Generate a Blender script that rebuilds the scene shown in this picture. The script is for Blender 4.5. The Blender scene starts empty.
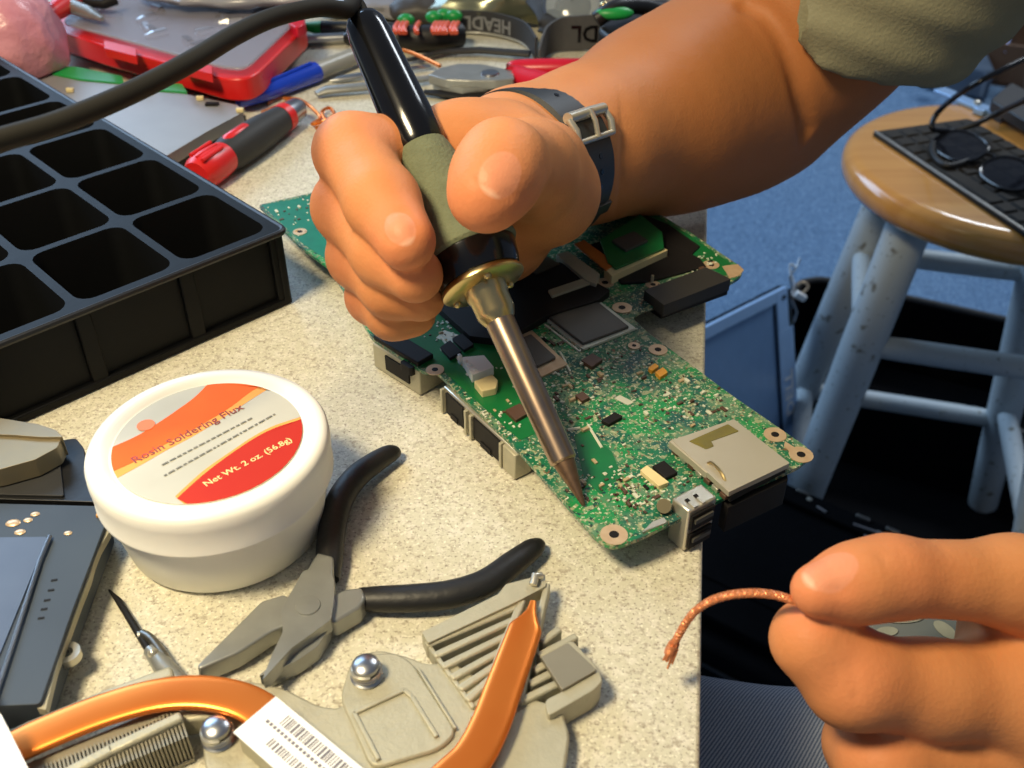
import bpy, bmesh, math, random
import numpy as np
from mathutils import Vector, Matrix
random.seed(7)
C = bpy.context.scene.collection
# ------------------------------------------------------------------ camera geometry
PITCH = math.radians(37.0); CAMZ = 0.22; FPX = 1000.0
FW = Vector((0, math.cos(PITCH), -math.sin(PITCH))); UP = Vector((0, math.sin(PITCH), math.cos(PITCH)))
CAM = Vector((0, 0, CAMZ))
FLOOR = -0.72
def ray(px, py): return FW + Vector((1, 0, 0)) * ((px - 512) / FPX) + UP * ((384 - py) / FPX)
def P(px, py, z=0.0):
    d = ray(px, py); return CAM + d * ((z - CAMZ) / d.z)
def Q(px, py, dep): return CAM + ray(px, py) * dep
def project(w):
    v = Vector(w) - CAM; d = v.dot(FW)
    return (512 + FPX * v.x / d, 384 - FPX * v.dot(UP) / d)
# ------------------------------------------------------------------ materials
def lin(c):
    return tuple(((v / 12.92) if v <= 0.04045 else ((v + 0.055) / 1.055) ** 2.4) for v in c)
def rgb(r, g, b): return lin((r / 255, g / 255, b / 255))
MATS = {}
def mat(name, c, rough=0.5, metal=0.0, var=0.12, scale=60.0, bump=0.0, bscale=None, c2=None, spec=0.5, trans=0.0, alpha=1.0, sss=0.0, coat=0.0, wave=None):
    m = bpy.data.materials.new(name); m.use_nodes = True
    nt = m.node_tree; N = nt.nodes; L = nt.links
    b = N['Principled BSDF']
    b.inputs['Roughness'].default_value = rough; b.inputs['Metallic'].default_value = metal
    b.inputs['Specular IOR Level'].default_value = spec
    b.inputs['Transmission Weight'].default_value = trans; b.inputs['Alpha'].default_value = alpha
    b.inputs['Coat Weight'].default_value = coat
    if sss: b.inputs['Subsurface Weight'].default_value = sss; b.inputs['Subsurface Radius'].default_value = (0.006, 0.002, 0.001); b.inputs['Subsurface Scale'].default_value = 1.0
    tc = N.new('ShaderNodeTexCoord')
    nz = N.new('ShaderNodeTexNoise'); nz.inputs['Scale'].default_value = scale; nz.inputs['Detail'].default_value = 3
    L.new(tc.outputs['Object'], nz.inputs['Vector'])
    mx = N.new('ShaderNodeMix'); mx.data_type = 'RGBA'
    if c2 is None: c2 = tuple(max(0, v * (1 - 2 * var)) for v in c); c1 = tuple(min(1, v * (1 + var)) for v in c)
    else: c1 = c
    mx.inputs[6].default_value = (*c1, 1); mx.inputs[7].default_value = (*c2, 1)
    L.new(nz.outputs['Fac'], mx.inputs[0]); L.new(mx.outputs[2], b.inputs['Base Color'])
    if bump:
        n2 = N.new('ShaderNodeTexNoise'); n2.inputs['Scale'].default_value = bscale or scale * 4; n2.inputs['Detail'].default_value = 4
        L.new(tc.outputs['Object'], n2.inputs['Vector'])
        bp = N.new('ShaderNodeBump'); bp.inputs['Strength'].default_value = bump; bp.inputs['Distance'].default_value = 0.002
        L.new(n2.outputs['Fac'], bp.inputs['Height']); L.new(bp.outputs['Normal'], b.inputs['Normal'])
    MATS[name] = m
    return m
def ramp_speckle(m, specs, base):
    """layered speckles: list of (scale, lo, hi, colour)"""
    nt = m.node_tree; N = nt.nodes; L = nt.links; b = N['Principled BSDF']
    tc = N.new('ShaderNodeTexCoord'); prev = None
    for sc, lo, hi, col in specs:
        nz = N.new('ShaderNodeTexNoise'); nz.inputs['Scale'].default_value = sc; nz.inputs['Detail'].default_value = 2
        L.new(tc.outputs['Object'], nz.inputs['Vector'])
        mr = N.new('ShaderNodeMapRange'); mr.inputs[1].default_value = lo; mr.inputs[2].default_value = hi
        L.new(nz.outputs['Fac'], mr.inputs[0])
        mx = N.new('ShaderNodeMix'); mx.data_type = 'RGBA'
        if prev is None: mx.inputs[6].default_value = (*base, 1)
        else: L.new(prev, mx.inputs[6])
        mx.inputs[7].default_value = (*col, 1); L.new(mr.outputs[0], mx.inputs[0]); prev = mx.outputs[2]
    L.new(prev, b.inputs['Base Color'])
# ------------------------------------------------------------------ mesh builder
class MB:
    def __init__(s, M=None): s.v = []; s.f = []; s.M = M; s.mi = []; s.cur = 0
    def _p(s, p):
        p = Vector(p); return s.M @ p if s.M is not None else p
    def add(s, vs, fs):
        o = len(s.v); s.v += [tuple(s._p(p)) for p in vs]; s.f += [tuple(i + o for i in f) for f in fs]; s.mi += [s.cur] * len(fs)
        return s
    def box(s, c, d, R=None):
        hx, hy, hz = d[0] / 2, d[1] / 2, d[2] / 2; c = Vector(c)
        vs = [Vector((x, y, z)) for x in (-hx, hx) for y in (-hy, hy) for z in (-hz, hz)]
        if R is not None: vs = [R @ p for p in vs]
        vs = [c + p for p in vs]
        return s.add(vs, [(0, 1, 3, 2), (4, 6, 7, 5), (0, 4, 5, 1), (2, 3, 7, 6), (0, 2, 6, 4), (1, 5, 7, 3)])
    def prism(s, pts, z0, z1, top=None):
        """pts: list of (x,y); counter-clockwise enforced; top: optional other outline"""
        pts = [(p[0], p[1]) for p in pts]; top = [(p[0], p[1]) for p in (top or pts)]
        a = sum(pts[i][0] * pts[(i + 1) % len(pts)][1] - pts[(i + 1) % len(pts)][0] * pts[i][1] for i in range(len(pts)))
        if a < 0: pts = pts[::-1]; top = top[::-1]
        n = len(pts)
        vs = [(x, y, z0) for x, y in pts] + [(x, y, z1) for x, y in top]
        fs = [tuple(range(n))[::-1], tuple(range(n, 2 * n))] + [(i, (i + 1) % n, n + (i + 1) % n, n + i) for i in range(n)]
        return s.add(vs, fs)
    def tube(s, pts, r, seg=12, flat=None, upv=None):
        """pts list of Vector; r scalar or list; flat=(rx,rz) elliptical ratio with upv"""
        pts = [Vector(p) for p in pts]; n = len(pts)
        rs = r if isinstance(r, (list, tuple)) else [r] * n
        up = Vector(upv) if upv else None; vs = []; prevx = None
        for i, p in enumerate(pts):
            t = (pts[min(i + 1, n - 1)] - pts[max(i - 1, 0)]).normalized()
            if up is not None:
                x = t.cross(up).normalized(); y = x.cross(t).normalized()
            else:
                if prevx is None:
                    a = Vector((0, 0, 1)) if abs(t.z) < 0.9 else Vector((1, 0, 0)); x = t.cross(a).normalized()
                else: x = (prevx - t * prevx.dot(t)).normalized()
                y = x.cross(t).normalized(); prevx = x
            fx, fy = flat or (1, 1)
            for k in range(seg):
                a = 2 * math.pi * k / seg
                vs.append(p + x * (math.cos(a) * rs[i] * fx) + y * (math.sin(a) * rs[i] * fy))
        fs = []
        for i in range(n - 1):
            for k in range(seg):
                a, b = i * seg + k, i * seg + (k + 1) % seg
                fs.append((a, a + seg, b + seg, b))
        fs.append(tuple(range(seg))); fs.append(tuple(range((n - 1) * seg, n * seg))[::-1])
        return s.add(vs, fs)
    def lathe(s, prof, o, ax, seg=40, cap=True):
        """prof: list of (radius, dist) along ax"""
        o = Vector(o); ax = Vector(ax).normalized()
        a = Vector((0, 0, 1)) if abs(ax.z) < 0.9 else Vector((1, 0, 0))
        x = ax.cross(a).normalized(); y = ax.cross(x).normalized(); vs = []
        for r, h in prof:
            for k in range(seg):
                t = 2 * math.pi * k / seg; vs.append(o + ax * h + x * (r * math.cos(t)) + y * (r * math.sin(t)))
        fs = []
        for i in range(len(prof) - 1):
            for k in range(seg):
                p, q = i * seg + k, i * seg + (k + 1) % seg
                fs.append((p, q, q + seg, p + seg))
        if cap:
            fs.append(tuple(range(seg))[::-1]); fs.append(tuple(range((len(prof) - 1) * seg, len(prof) * seg)))
        return s.add(vs, fs)
    def sphere(s, c, r, seg=16, rings=10, sc=(1, 1, 1)):
        prof = []
        c = Vector(c); vs = []; 
        for i in range(rings + 1):
            ph = math.pi * i / rings
            for k in range(seg):
                t = 2 * math.pi * k / seg
                vs.append(c + Vector((math.sin(ph) * math.cos(t) * r * sc[0], math.sin(ph) * math.sin(t) * r * sc[1], math.cos(ph) * r * sc[2])))
        fs = [(i * seg + k, (i + 1) * seg + k, (i + 1) * seg + (k + 1) % seg, i * seg + (k + 1) % seg) for i in range(rings) for k in range(seg)]
        return s.add(vs, fs)
    def wallring(s, pts, th, z0, z1):
        """closed thin wall following outline (ccw) inward"""
        a = sum(pts[i][0] * pts[(i + 1) % len(pts)][1] - pts[(i + 1) % len(pts)][0] * pts[i][1] for i in range(len(pts)))
        if a < 0: pts = pts[::-1]
        inn = offset(pts, -th); n = len(pts)
        vs = [(x, y, z) for z in (z0, z1) for x, y in pts] + [(x, y, z) for z in (z0, z1) for x, y in inn]
        fs = []
        for i in range(n):
            j = (i + 1) % n
            fs += [(i, j, n + j, n + i), (2 * n + j, 2 * n + i, 3 * n + i, 3 * n + j), (n + i, n + j, 3 * n + j, 3 * n + i), (j, i, 2 * n + i, 2 * n + j)]
        return s.add(vs, fs)
def offset(pts, d):
    """offset a ccw polygon outward by d"""
    n = len(pts); out = []
    for i in range(n):
        p0 = Vector(pts[i - 1][:2]); p1 = Vector(pts[i][:2]); p2 = Vector(pts[(i + 1) % n][:2])
        e1 = (p1 - p0).normalized(); e2 = (p2 - p1).normalized()
        n1 = Vector((e1.y, -e1.x)); n2 = Vector((e2.y, -e2.x)); m = n1 + n2
        if m.length < 1e-6: m = n1
        m = m.normalized(); k = d / max(0.35, m.dot(n1)); out.append((p1.x + m.x * k, p1.y + m.y * k))
    return out
def rrect(cx, cy, w, h, r, seg=5):
    pts = []
    for (sx, sy, a0) in ((1, 1, 0), (-1, 1, 90), (-1, -1, 180), (1, -1, 270)):
        for i in range(seg + 1):
            a = math.radians(a0 + 90 * i / seg)
            pts.append((cx + sx * (w / 2 - r) + r * math.cos(a), cy + sy * (h / 2 - r) + r * math.sin(a)))
    return pts
def rnd(pts, r, seg=4):
    """round the corners of a polygon"""
    out = []; n = len(pts)
    for i in range(n):
        p0 = Vector(pts[i - 1][:2]); p1 = Vector(pts[i][:2]); p2 = Vector(pts[(i + 1) % n][:2])
        a = (p0 - p1); b = (p2 - p1); k = min(r, a.length * 0.45, b.length * 0.45)
        A = p1 + a.normalized() * k; B = p1 + b.normalized() * k
        for j in range(seg + 1):
            t = j / seg; q = A * (1 - t) ** 2 + p1 * 2 * t * (1 - t) + B * t * t; out.append((q.x, q.y))
    return out
def spline(pts, n=8):
    """Catmull-Rom through points (Vectors)"""
    pts = [Vector(p) for p in pts]; out = []
    for i in range(len(pts) - 1):
        p0 = pts[max(i - 1, 0)]; p1 = pts[i]; p2 = pts[i + 1]; p3 = pts[min(i + 2, len(pts) - 1)]
        for j in range(n):
            t = j / n
            out.append(0.5 * ((2 * p1) + (p2 - p0) * t + (2 * p0 - 5 * p1 + 4 * p2 - p3) * t * t + (3 * p1 - p0 - 3 * p2 + p3) * t ** 3))
    out.append(pts[-1]); return out
def frame(o, x, up=(0, 0, 1)):
    x = Vector(x).normalized(); up = Vector(up); y = up.cross(x).normalized(); z = x.cross(y).normalized()
    M = Matrix.Identity(4)
    for i in range(3): M[i][0] = x[i]; M[i][1] = y[i]; M[i][2] = z[i]; M[i][3] = o[i]
    return M
# ------------------------------------------------------------------ objects
def rootloc(o):
    while o.parent: o = o.parent
    return o.location.copy()
def mk(name, mb, m, parent=None, smooth=False, bevel=0.0, bseg=2, sub=0, label=None, auto=None):
    off = rootloc(parent) if parent else Vector((0, 0, 0))
    me = bpy.data.meshes.new(name)
    me.from_pydata([tuple(Vector(p) - off) for p in mb.v], [], mb.f); me.validate(); 
    for mm in (m if isinstance(m, (list, tuple)) else [m]): me.materials.append(mm)
    if any(mb.mi) and len(mb.mi) == len(me.polygons): me.polygons.foreach_set('material_index', mb.mi)
    bm = bmesh.new(); bm.from_mesh(me); bmesh.ops.recalc_face_normals(bm, faces=bm.faces); bm.to_mesh(me); bm.free()
    o = bpy.data.objects.new(name, me); C.objects.link(o)
    if parent: o.parent = parent
    if smooth or bevel:
        me.polygons.foreach_set('use_smooth', [True] * len(me.polygons))
        if not sub: me.set_sharp_from_angle(angle=math.radians(auto or 40))
    if bevel:
        bv = o.modifiers.new('bevel', 'BEVEL'); bv.width = bevel; bv.segments = bseg; bv.limit_method = 'ANGLE'; bv.angle_limit = math.radians(35); bv.harden_normals = False
    if sub:
        sb = o.modifiers.new('sub', 'SUBSURF'); sb.levels = sub; sb.render_levels = sub
    if label: o['label'] = label
    return o
def tag(o, label, cat, group=None, kind=None):
    o['label'] = label; o['category'] = cat
    if group: o['group'] = group
    if kind: o['kind'] = kind
    return o
def thing(name, label, cat, loc, group=None):
    o = bpy.data.objects.new(name, None); o.empty_display_size = 0.02; C.objects.link(o); o.location = Vector(loc)
    return tag(o, label, cat, group)
def text_mb(s, size, M, depth=0.0002, align='CENTER', bold=0.0):
    cu = bpy.data.curves.new('t', 'FONT'); cu.body = s; cu.size = size; cu.extrude = depth / 2; cu.align_x = align; cu.align_y = 'CENTER'; cu.resolution_u = 2; cu.offset = bold
    o = bpy.data.objects.new('t', cu); C.objects.link(o)
    dg = bpy.context.evaluated_depsgraph_get(); dg.update()
    me = bpy.data.meshes.new_from_object(o.evaluated_get(dg))
    mb = MB(M); mb.add([v.co.copy() for v in me.vertices], [tuple(p.vertices) for p in me.polygons])
    bpy.data.objects.remove(o); bpy.data.curves.remove(cu); bpy.data.meshes.remove(me)
    return mb
# ------------------------------------------------------------------ implicit surfaces (continuous bodies and cloth)
BIG = 9.0
class Grid:
    def __init__(s, lo, hi, h):
        s.lo = np.array(lo, np.float32); s.h = h; s.n = (np.ceil((np.array(hi) - np.array(lo)) / h).astype(int) + 1)
    def field(s, v=BIG): return np.full(tuple(s.n), v, np.float32)
    def sl(s, lo, hi):
        a = np.clip(np.floor((np.array(lo) - s.lo) / s.h).astype(int), 0, s.n - 1); b = np.clip(np.ceil((np.array(hi) - s.lo) / s.h).astype(int) + 1, 1, s.n)
        if (b <= a).any(): return None, None
        sl = tuple(slice(int(i), int(j)) for i, j in zip(a, b))
        ax = [s.lo[k] + s.h * np.arange(a[k], b[k], dtype=np.float32) for k in range(3)]
        return sl, (ax[0][:, None, None], ax[1][None, :, None], ax[2][None, None, :])
def cone_d(X, a, b, ra, rb):
    a = np.array(a, np.float32); b = np.array(b, np.float32); ba = b - a; L2 = float(ba @ ba) + 1e-12
    px, py, pz = X[0] - a[0], X[1] - a[1], X[2] - a[2]
    t = np.clip((px * ba[0] + py * ba[1] + pz * ba[2]) / L2, 0, 1)
    return np.sqrt((px - t * ba[0]) ** 2 + (py - t * ba[1]) ** 2 + (pz - t * ba[2]) ** 2) - (ra + t * (rb - ra))
def smin(a, b, k):
    if k <= 0: return np.minimum(a, b)
    h = np.clip(0.5 + 0.5 * (b - a) / k, 0, 1); return b + (a - b) * h - k * h * (1 - h)
def chain(G, pts, rs, k, out=None, marg=0.016):
    """smooth union of round cones through joints, evaluated only near them"""
    F = G.field() if out is None else out
    for i in range(len(pts) - 1):
        a, b = np.array(pts[i]), np.array(pts[i + 1]); r = max(rs[i], rs[i + 1]) + marg
        sl, X = G.sl(np.minimum(a, b) - r, np.maximum(a, b) + r)
        if sl is None: continue
        F[sl] = smin(F[sl], cone_d(X, a, b, rs[i], rs[i + 1]), k)
    return F
def gbump(G, F, pts, amp, w):
    """raise (amp<0 outward) or groove (amp>0) along a polyline"""
    pts = [np.array(p) for p in pts]
    lo = np.min(pts, 0) - 3 * w; hi = np.max(pts, 0) + 3 * w
    sl, X = G.sl(lo, hi)
    if sl is None: return
    D = None
    for i in range(max(1, len(pts) - 1)):
        d = cone_d(X, pts[i], pts[min(i + 1, len(pts) - 1)], 0, 0); D = d if D is None else np.minimum(D, d)
    F[sl] += amp * np.exp(-(D / w) ** 2)
def nets(G, F):
    """surface nets on the zero level"""
    n = G.n; S = F < 0
    c = np.zeros(tuple(n - 1), np.uint8)
    for dx in (0, 1):
        for dy in (0, 1):
            for dz in (0, 1): c += S[dx:n[0] - 1 + dx, dy:n[1] - 1 + dy, dz:n[2] - 1 + dz]
    act = np.argwhere((c > 0) & (c < 8)); del c
    idx = np.full(tuple(n - 1), -1, np.int32); idx[act[:, 0], act[:, 1], act[:, 2]] = np.arange(len(act))
    cor = [(0, 0, 0), (1, 0, 0), (0, 1, 0), (1, 1, 0), (0, 0, 1), (1, 0, 1), (0, 1, 1), (1, 1, 1)]
    vals = np.stack([F[act[:, 0] + o[0], act[:, 1] + o[1], act[:, 2] + o[2]] for o in cor], 1)
    pos = np.zeros((len(act), 3), np.float64); cnt = np.zeros(len(act))
    for i, j in ((0, 1), (2, 3), (4, 5), (6, 7), (0, 2), (1, 3), (4, 6), (5, 7), (0, 4), (1, 5), (2, 6), (3, 7)):
        a, b = vals[:, i], vals[:, j]; m = (a < 0) != (b < 0); t = np.where(m, a / np.where(m, a - b, 1), 0)
        p = np.array(cor[i])[None] * (1 - t)[:, None] + np.array(cor[j])[None] * t[:, None]
        pos[m] += p[m]; cnt[m] += 1
    V = (act + pos / cnt[:, None]) * G.h + G.lo
    faces = []
    for ax in range(3):
        o1, o2 = (ax + 1) % 3, (ax + 2) % 3
        s0 = [slice(1, n[k] - 1) for k in range(3)]; s1 = list(s0); s0[ax] = slice(0, n[ax] - 1); s1[ax] = slice(1, n[ax])
        A = S[tuple(s0)]; B = S[tuple(s1)]
        for flip, M_ in ((False, A & ~B), (True, ~A & B)):
            e = np.argwhere(M_)
            if not len(e): continue
            base = e.copy()
            for k in range(3):
                if k != ax: base[:, k] += 1
            q = []
            for d1, d2 in ((-1, -1), (0, -1), (0, 0), (-1, 0)):
                t = base.copy(); t[:, o1] += d1; t[:, o2] += d2; q.append(idx[t[:, 0], t[:, 1], t[:, 2]])
            q = np.stack(q, 1)
            if flip: q = q[:, ::-1]
            faces.append(q)
    Fc = np.concatenate(faces); Fc = Fc[(Fc >= 0).all(1)]
    return V, Fc
def relax(V, Fc, it=2, lam=0.5):
    for _ in range(it):
        acc = np.zeros_like(V); cnt = np.zeros(len(V))
        for k in range(4):
            a, b = Fc[:, k], Fc[:, (k + 1) % 4]
            np.add.at(acc, a, V[b]); np.add.at(cnt, a, 1); np.add.at(acc, b, V[a]); np.add.at(cnt, b, 1)
        V = V + lam * (acc / np.maximum(cnt, 1)[:, None] - V)
    return V
def np_mesh(name, V, Fc, m, parent=None, attr=None):
    off = np.array(rootloc(parent)) if parent else np.zeros(3)
    me = bpy.data.meshes.new(name); me.vertices.add(len(V)); me.vertices.foreach_set('co', (V - off).astype(np.float32).ravel())
    me.loops.add(len(Fc) * 4); me.loops.foreach_set('vertex_index', Fc.astype(np.int32).ravel())
    me.polygons.add(len(Fc)); me.polygons.foreach_set('loop_start', np.arange(0, 4 * len(Fc), 4, dtype=np.int32)); me.polygons.foreach_set('loop_total', np.full(len(Fc), 4, np.int32))
    me.polygons.foreach_set('use_smooth', [True] * len(Fc)); me.update(calc_edges=True); me.validate()
    if attr is not None:
        for an, av in attr.items():
            at = me.attributes.new(an, 'FLOAT', 'POINT'); at.data.foreach_set('value', av.astype(np.float32))
    me.materials.append(m)
    o = bpy.data.objects.new(name, me); C.objects.link(o)
    if parent: o.parent = parent
    return o
# ------------------------------------------------------------------ palette
m_table = mat('speckled_laminate', rgb(196, 190, 172), 0.5, bump=0.05, bscale=900)
ramp_speckle(m_table, [(380, 0.48, 0.64, rgb(214, 209, 192)), (620, 0.54, 0.68, rgb(172, 164, 146)), (1100, 0.58, 0.70, rgb(140, 131, 114)), (900, 0.58, 0.70, rgb(230, 227, 208))], rgb(203, 199, 178))
m_edge = mat('table_edge', rgb(120, 105, 85), 0.5)
m_carpet = mat('blue_carpet', rgb(74, 104, 136), 0.95, spec=0.1, bump=0.6, bscale=500)
ramp_speckle(m_carpet, [(220, 0.42, 0.62, rgb(120, 150, 182)), (420, 0.52, 0.66, rgb(60, 82, 108)), (600, 0.58, 0.7, rgb(158, 180, 200))], rgb(88, 118, 150))
m_black = mat('black_plastic', rgb(20, 20, 21), 0.45, var=0.2, scale=40, bump=0.08, bscale=300)
m_tray = mat('black_tray_plastic', rgb(13, 14, 15), 0.55, var=0.2, scale=30, bump=0.15, bscale=60, spec=0.18)
m_blackg = mat('black_gloss', rgb(13, 13, 15), 0.16, var=0.2)
m_rubber = mat('black_rubber', rgb(24, 24, 24), 0.5, var=0.15, bump=0.1, bscale=500)
m_cord = mat('cord_rubber', rgb(36, 34, 28), 0.7, var=0.1, spec=0.2)
m_grip = mat('green_foam_grip', rgb(112, 118, 92), 0.8, var=0.14, scale=220, bump=0.35, bscale=900, spec=0.25)
m_steel = mat('steel', rgb(176, 178, 180), 0.3, 1.0, var=0.1, scale=90)
m_steeld = mat('brushed_steel', rgb(140, 138, 132), 0.38, 1.0, var=0.15, scale=120, bump=0.05)
m_tool = mat('tool_steel', rgb(158, 160, 156), 0.36, 0.55, var=0.16, scale=90, bump=0.05, bscale=300)
m_barrel = mat('heated_barrel', rgb(196, 172, 142), 0.28, 1.0, c2=rgb(150, 128, 116), scale=110)
m_tipm = mat('soldering_tip', rgb(140, 112, 88), 0.4, 0.9, var=0.2, scale=300)
m_gold = mat('brass', rgb(208, 186, 134), 0.28, 1.0, var=0.08)
m_copper = mat('copper', rgb(246, 146, 62), 0.3, 0.72, c2=rgb(226, 116, 44), scale=45)
m_braid = mat('copper_braid', rgb(240, 164, 112), 0.4, 0.5, c2=rgb(190, 108, 66), scale=700)
m_alu = mat('cast_aluminium', rgb(180, 175, 152), 0.5, 0.3, var=0.07, scale=200, bump=0.15, bscale=900)
m_alud = mat('aluminium_fins', rgb(150, 144, 126), 0.5, 0.5, var=0.1)
m_white = mat('white_plastic', rgb(244, 243, 236), 0.4, var=0.015, sss=0.0)
m_label = mat('white_paper', rgb(242, 241, 238), 0.6, var=0.02)
m_ink = mat('black_ink', rgb(50, 48, 52), 0.6)
m_silverp = mat('silver_print', rgb(176, 174, 160), 0.6, 0.1, c2=rgb(214, 212, 198), scale=38)
m_orange = mat('orange_print', rgb(246, 92, 20), 0.6, c2=rgb(250, 112, 34), scale=60, spec=.2)
m_yellowp = mat('yellow_print', rgb(250, 182, 96), 0.6, spec=.2, c2=rgb(248, 150, 70), scale=60)
m_redp = mat('red_print', rgb(184, 36, 14), 0.6, spec=.2, c2=rgb(196, 52, 24), scale=50)
m_paley = mat('pale_yellow_print', rgb(250, 226, 150), 0.5)
m_pcb = mat('green_circuit_board', rgb(16, 112, 62), 0.3, coat=0.3)
ramp_speckle(m_pcb, [(70, 0.47, 0.55, rgb(12, 84, 74)), (45, 0.56, 0.62, rgb(20, 136, 72)), (120, 0.52, 0.66, rgb(92, 132, 100)), (520, 0.56, 0.62, rgb(150, 160, 122)), (460, 0.60, 0.66, rgb(10, 62, 54)), (1100, 0.60, 0.66, rgb(206, 206, 176)), (900, 0.64, 0.68, rgb(120, 84, 56))], rgb(16, 108, 72))
m_pcb2 = mat('plain_green_board', rgb(20, 122, 62), 0.3, c2=rgb(14, 92, 52), scale=140, coat=0.3)
m_pcb3 = mat('reflection_teal_board', rgb(20, 128, 104), 0.3, c2=rgb(14, 96, 80), scale=140, coat=0.3)  # bluish reflection on the board put into this base colour
m_chip = mat('chip_grey', rgb(78, 76, 70), 0.45, var=0.1)
m_chipd = mat('chip_black', rgb(26, 24, 24), 0.6, spec=0.25)
m_chipb = mat('chip_brown', rgb(86, 62, 48), 0.5)
m_tin = mat('tin_plate', rgb(206, 202, 188), 0.28, 0.7, var=0.06)
m_card = mat('card_slot_metal', rgb(186, 180, 164), 0.4, 0.3, var=0.06, scale=50)
m_pad = mat('tinned_pad', rgb(226, 204, 170), 0.35, 0.4, c2=rgb(196, 160, 124), scale=300)
m_cap = mat('ceramic_capacitor', rgb(188, 166, 128), 0.5)
m_capw = mat('white_capacitor', rgb(214, 216, 196), 0.4)
m_capy = mat('yellow_capacitor', rgb(236, 168, 54), 0.4)
m_cream = mat('cream_plastic', rgb(232, 214, 160), 0.5)
m_kapton = mat('olive_tape', rgb(128, 118, 26), 0.25, c2=rgb(92, 84, 20), scale=200)
m_flex = mat('orange_flex_cable', rgb(214, 128, 56), 0.35, c2=rgb(160, 88, 38), scale=150)
m_red = mat('red_plastic', rgb(214, 32, 30), 0.35, var=0.06)
m_redh = mat('crimson_grip', rgb(206, 28, 52), 0.28, var=0.06)
m_pinkb = mat('pink_bag', rgb(232, 170, 182), 0.3, c2=rgb(196, 118, 136), scale=50, bump=0.8, bscale=110)
m_blue = mat('blue_pen', rgb(22, 62, 196), 0.18, var=0.05, coat=0.5)
m_grey = mat('grey_plastic', rgb(150, 150, 142), 0.35, var=0.08)
m_greym = mat('grey_drive_metal', rgb(150, 148, 146), 0.45, 0.35, var=0.05)
m_dgrey = mat('dark_grey_plastic', rgb(50, 50, 50), 0.55, spec=0.3)
m_green = mat('green_plastic', rgb(20, 150, 66), 0.4)
m_clear = mat('clear_plastic', rgb(200, 196, 210), 0.2, alpha=0.30, spec=0.6, var=0.03)
m_drive = mat('blue_grey_drive', rgb(66, 76, 86), 0.6, 0.15, c2=rgb(54, 64, 78), scale=40)
m_drive2 = mat('drive_window', rgb(96, 108, 128), 0.5, 0.2, c2=rgb(66, 78, 100), scale=40)
m_wood = mat('varnished_wood', rgb(214, 150, 74), 0.22, coat=0.6)
def wood_nodes(m, ca, cb):
    nt = m.node_tree; N = nt.nodes; L = nt.links
    tc = N.new('ShaderNodeTexCoord'); mp = N.new('ShaderNodeMapping'); mp.inputs['Scale'].default_value = (2.0, 26, 8); mp.inputs['Rotation'].default_value = (0, 0, 0.45)
    nz = N.new('ShaderNodeTexNoise'); nz.inputs['Scale'].default_value = 3.0; nz.inputs['Detail'].default_value = 5
    L.new(tc.outputs['Object'], mp.inputs['Vector']); L.new(mp.outputs[0], nz.inputs['Vector'])
    mx = N.new('ShaderNodeMix'); mx.data_type = 'RGBA'; mx.inputs[6].default_value = (*ca, 1); mx.inputs[7].default_value = (*cb, 1)
    L.new(nz.outputs['Fac'], mx.inputs[0]); L.new(mx.outputs[2], N['Principled BSDF'].inputs['Base Color'])
wood_nodes(m_wood, rgb(226, 168, 88), rgb(186, 120, 52))
m_legw = mat('worn_white_paint', rgb(176, 186, 190), 0.5, var=0.05, scale=30)
ramp_speckle(m_legw, [(60, 0.66, 0.72, rgb(120, 118, 108)), (260, 0.68, 0.74, rgb(70, 62, 50))], rgb(178, 188, 192))
m_keys = mat('keyboard_black', rgb(34, 32, 30), 0.7, spec=0.2, c2=rgb(52, 48, 42), scale=200)
m_lens = mat('dark_lens', rgb(30, 32, 38), 0.06, alpha=0.6, spec=0.8)
m_case = mat('black_nylon', rgb(10, 10, 12), 0.85, spec=0.08, var=0.2, bump=0.3, bscale=300)
m_bezel = mat('blue_lit_bezel', rgb(158, 194, 234), 0.4, var=0.04)  # blue window light put into the bezel's base colour
m_screen = mat('display_glass', rgb(122, 156, 196), 0.25, spec=0.6, var=0.05)  # bluish reflection put into the screen's base colour
m_cardb = mat('brown_wood_box', rgb(104, 78, 58), 0.8, var=0.1)
m_cloth = mat('blue_grey_cloth', rgb(74, 88, 104), 0.9, var=0.1)
m_paper = mat('lilac_paper', rgb(168, 178, 222), 0.7, var=0.04)
m_lblue = mat('blue_lit_metal', rgb(150, 186, 226), 0.3, 0.4)  # blue cast of the light put into the metal's colour
m_denim = mat('denim', rgb(64, 76, 96), 0.92, spec=0.1)
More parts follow.
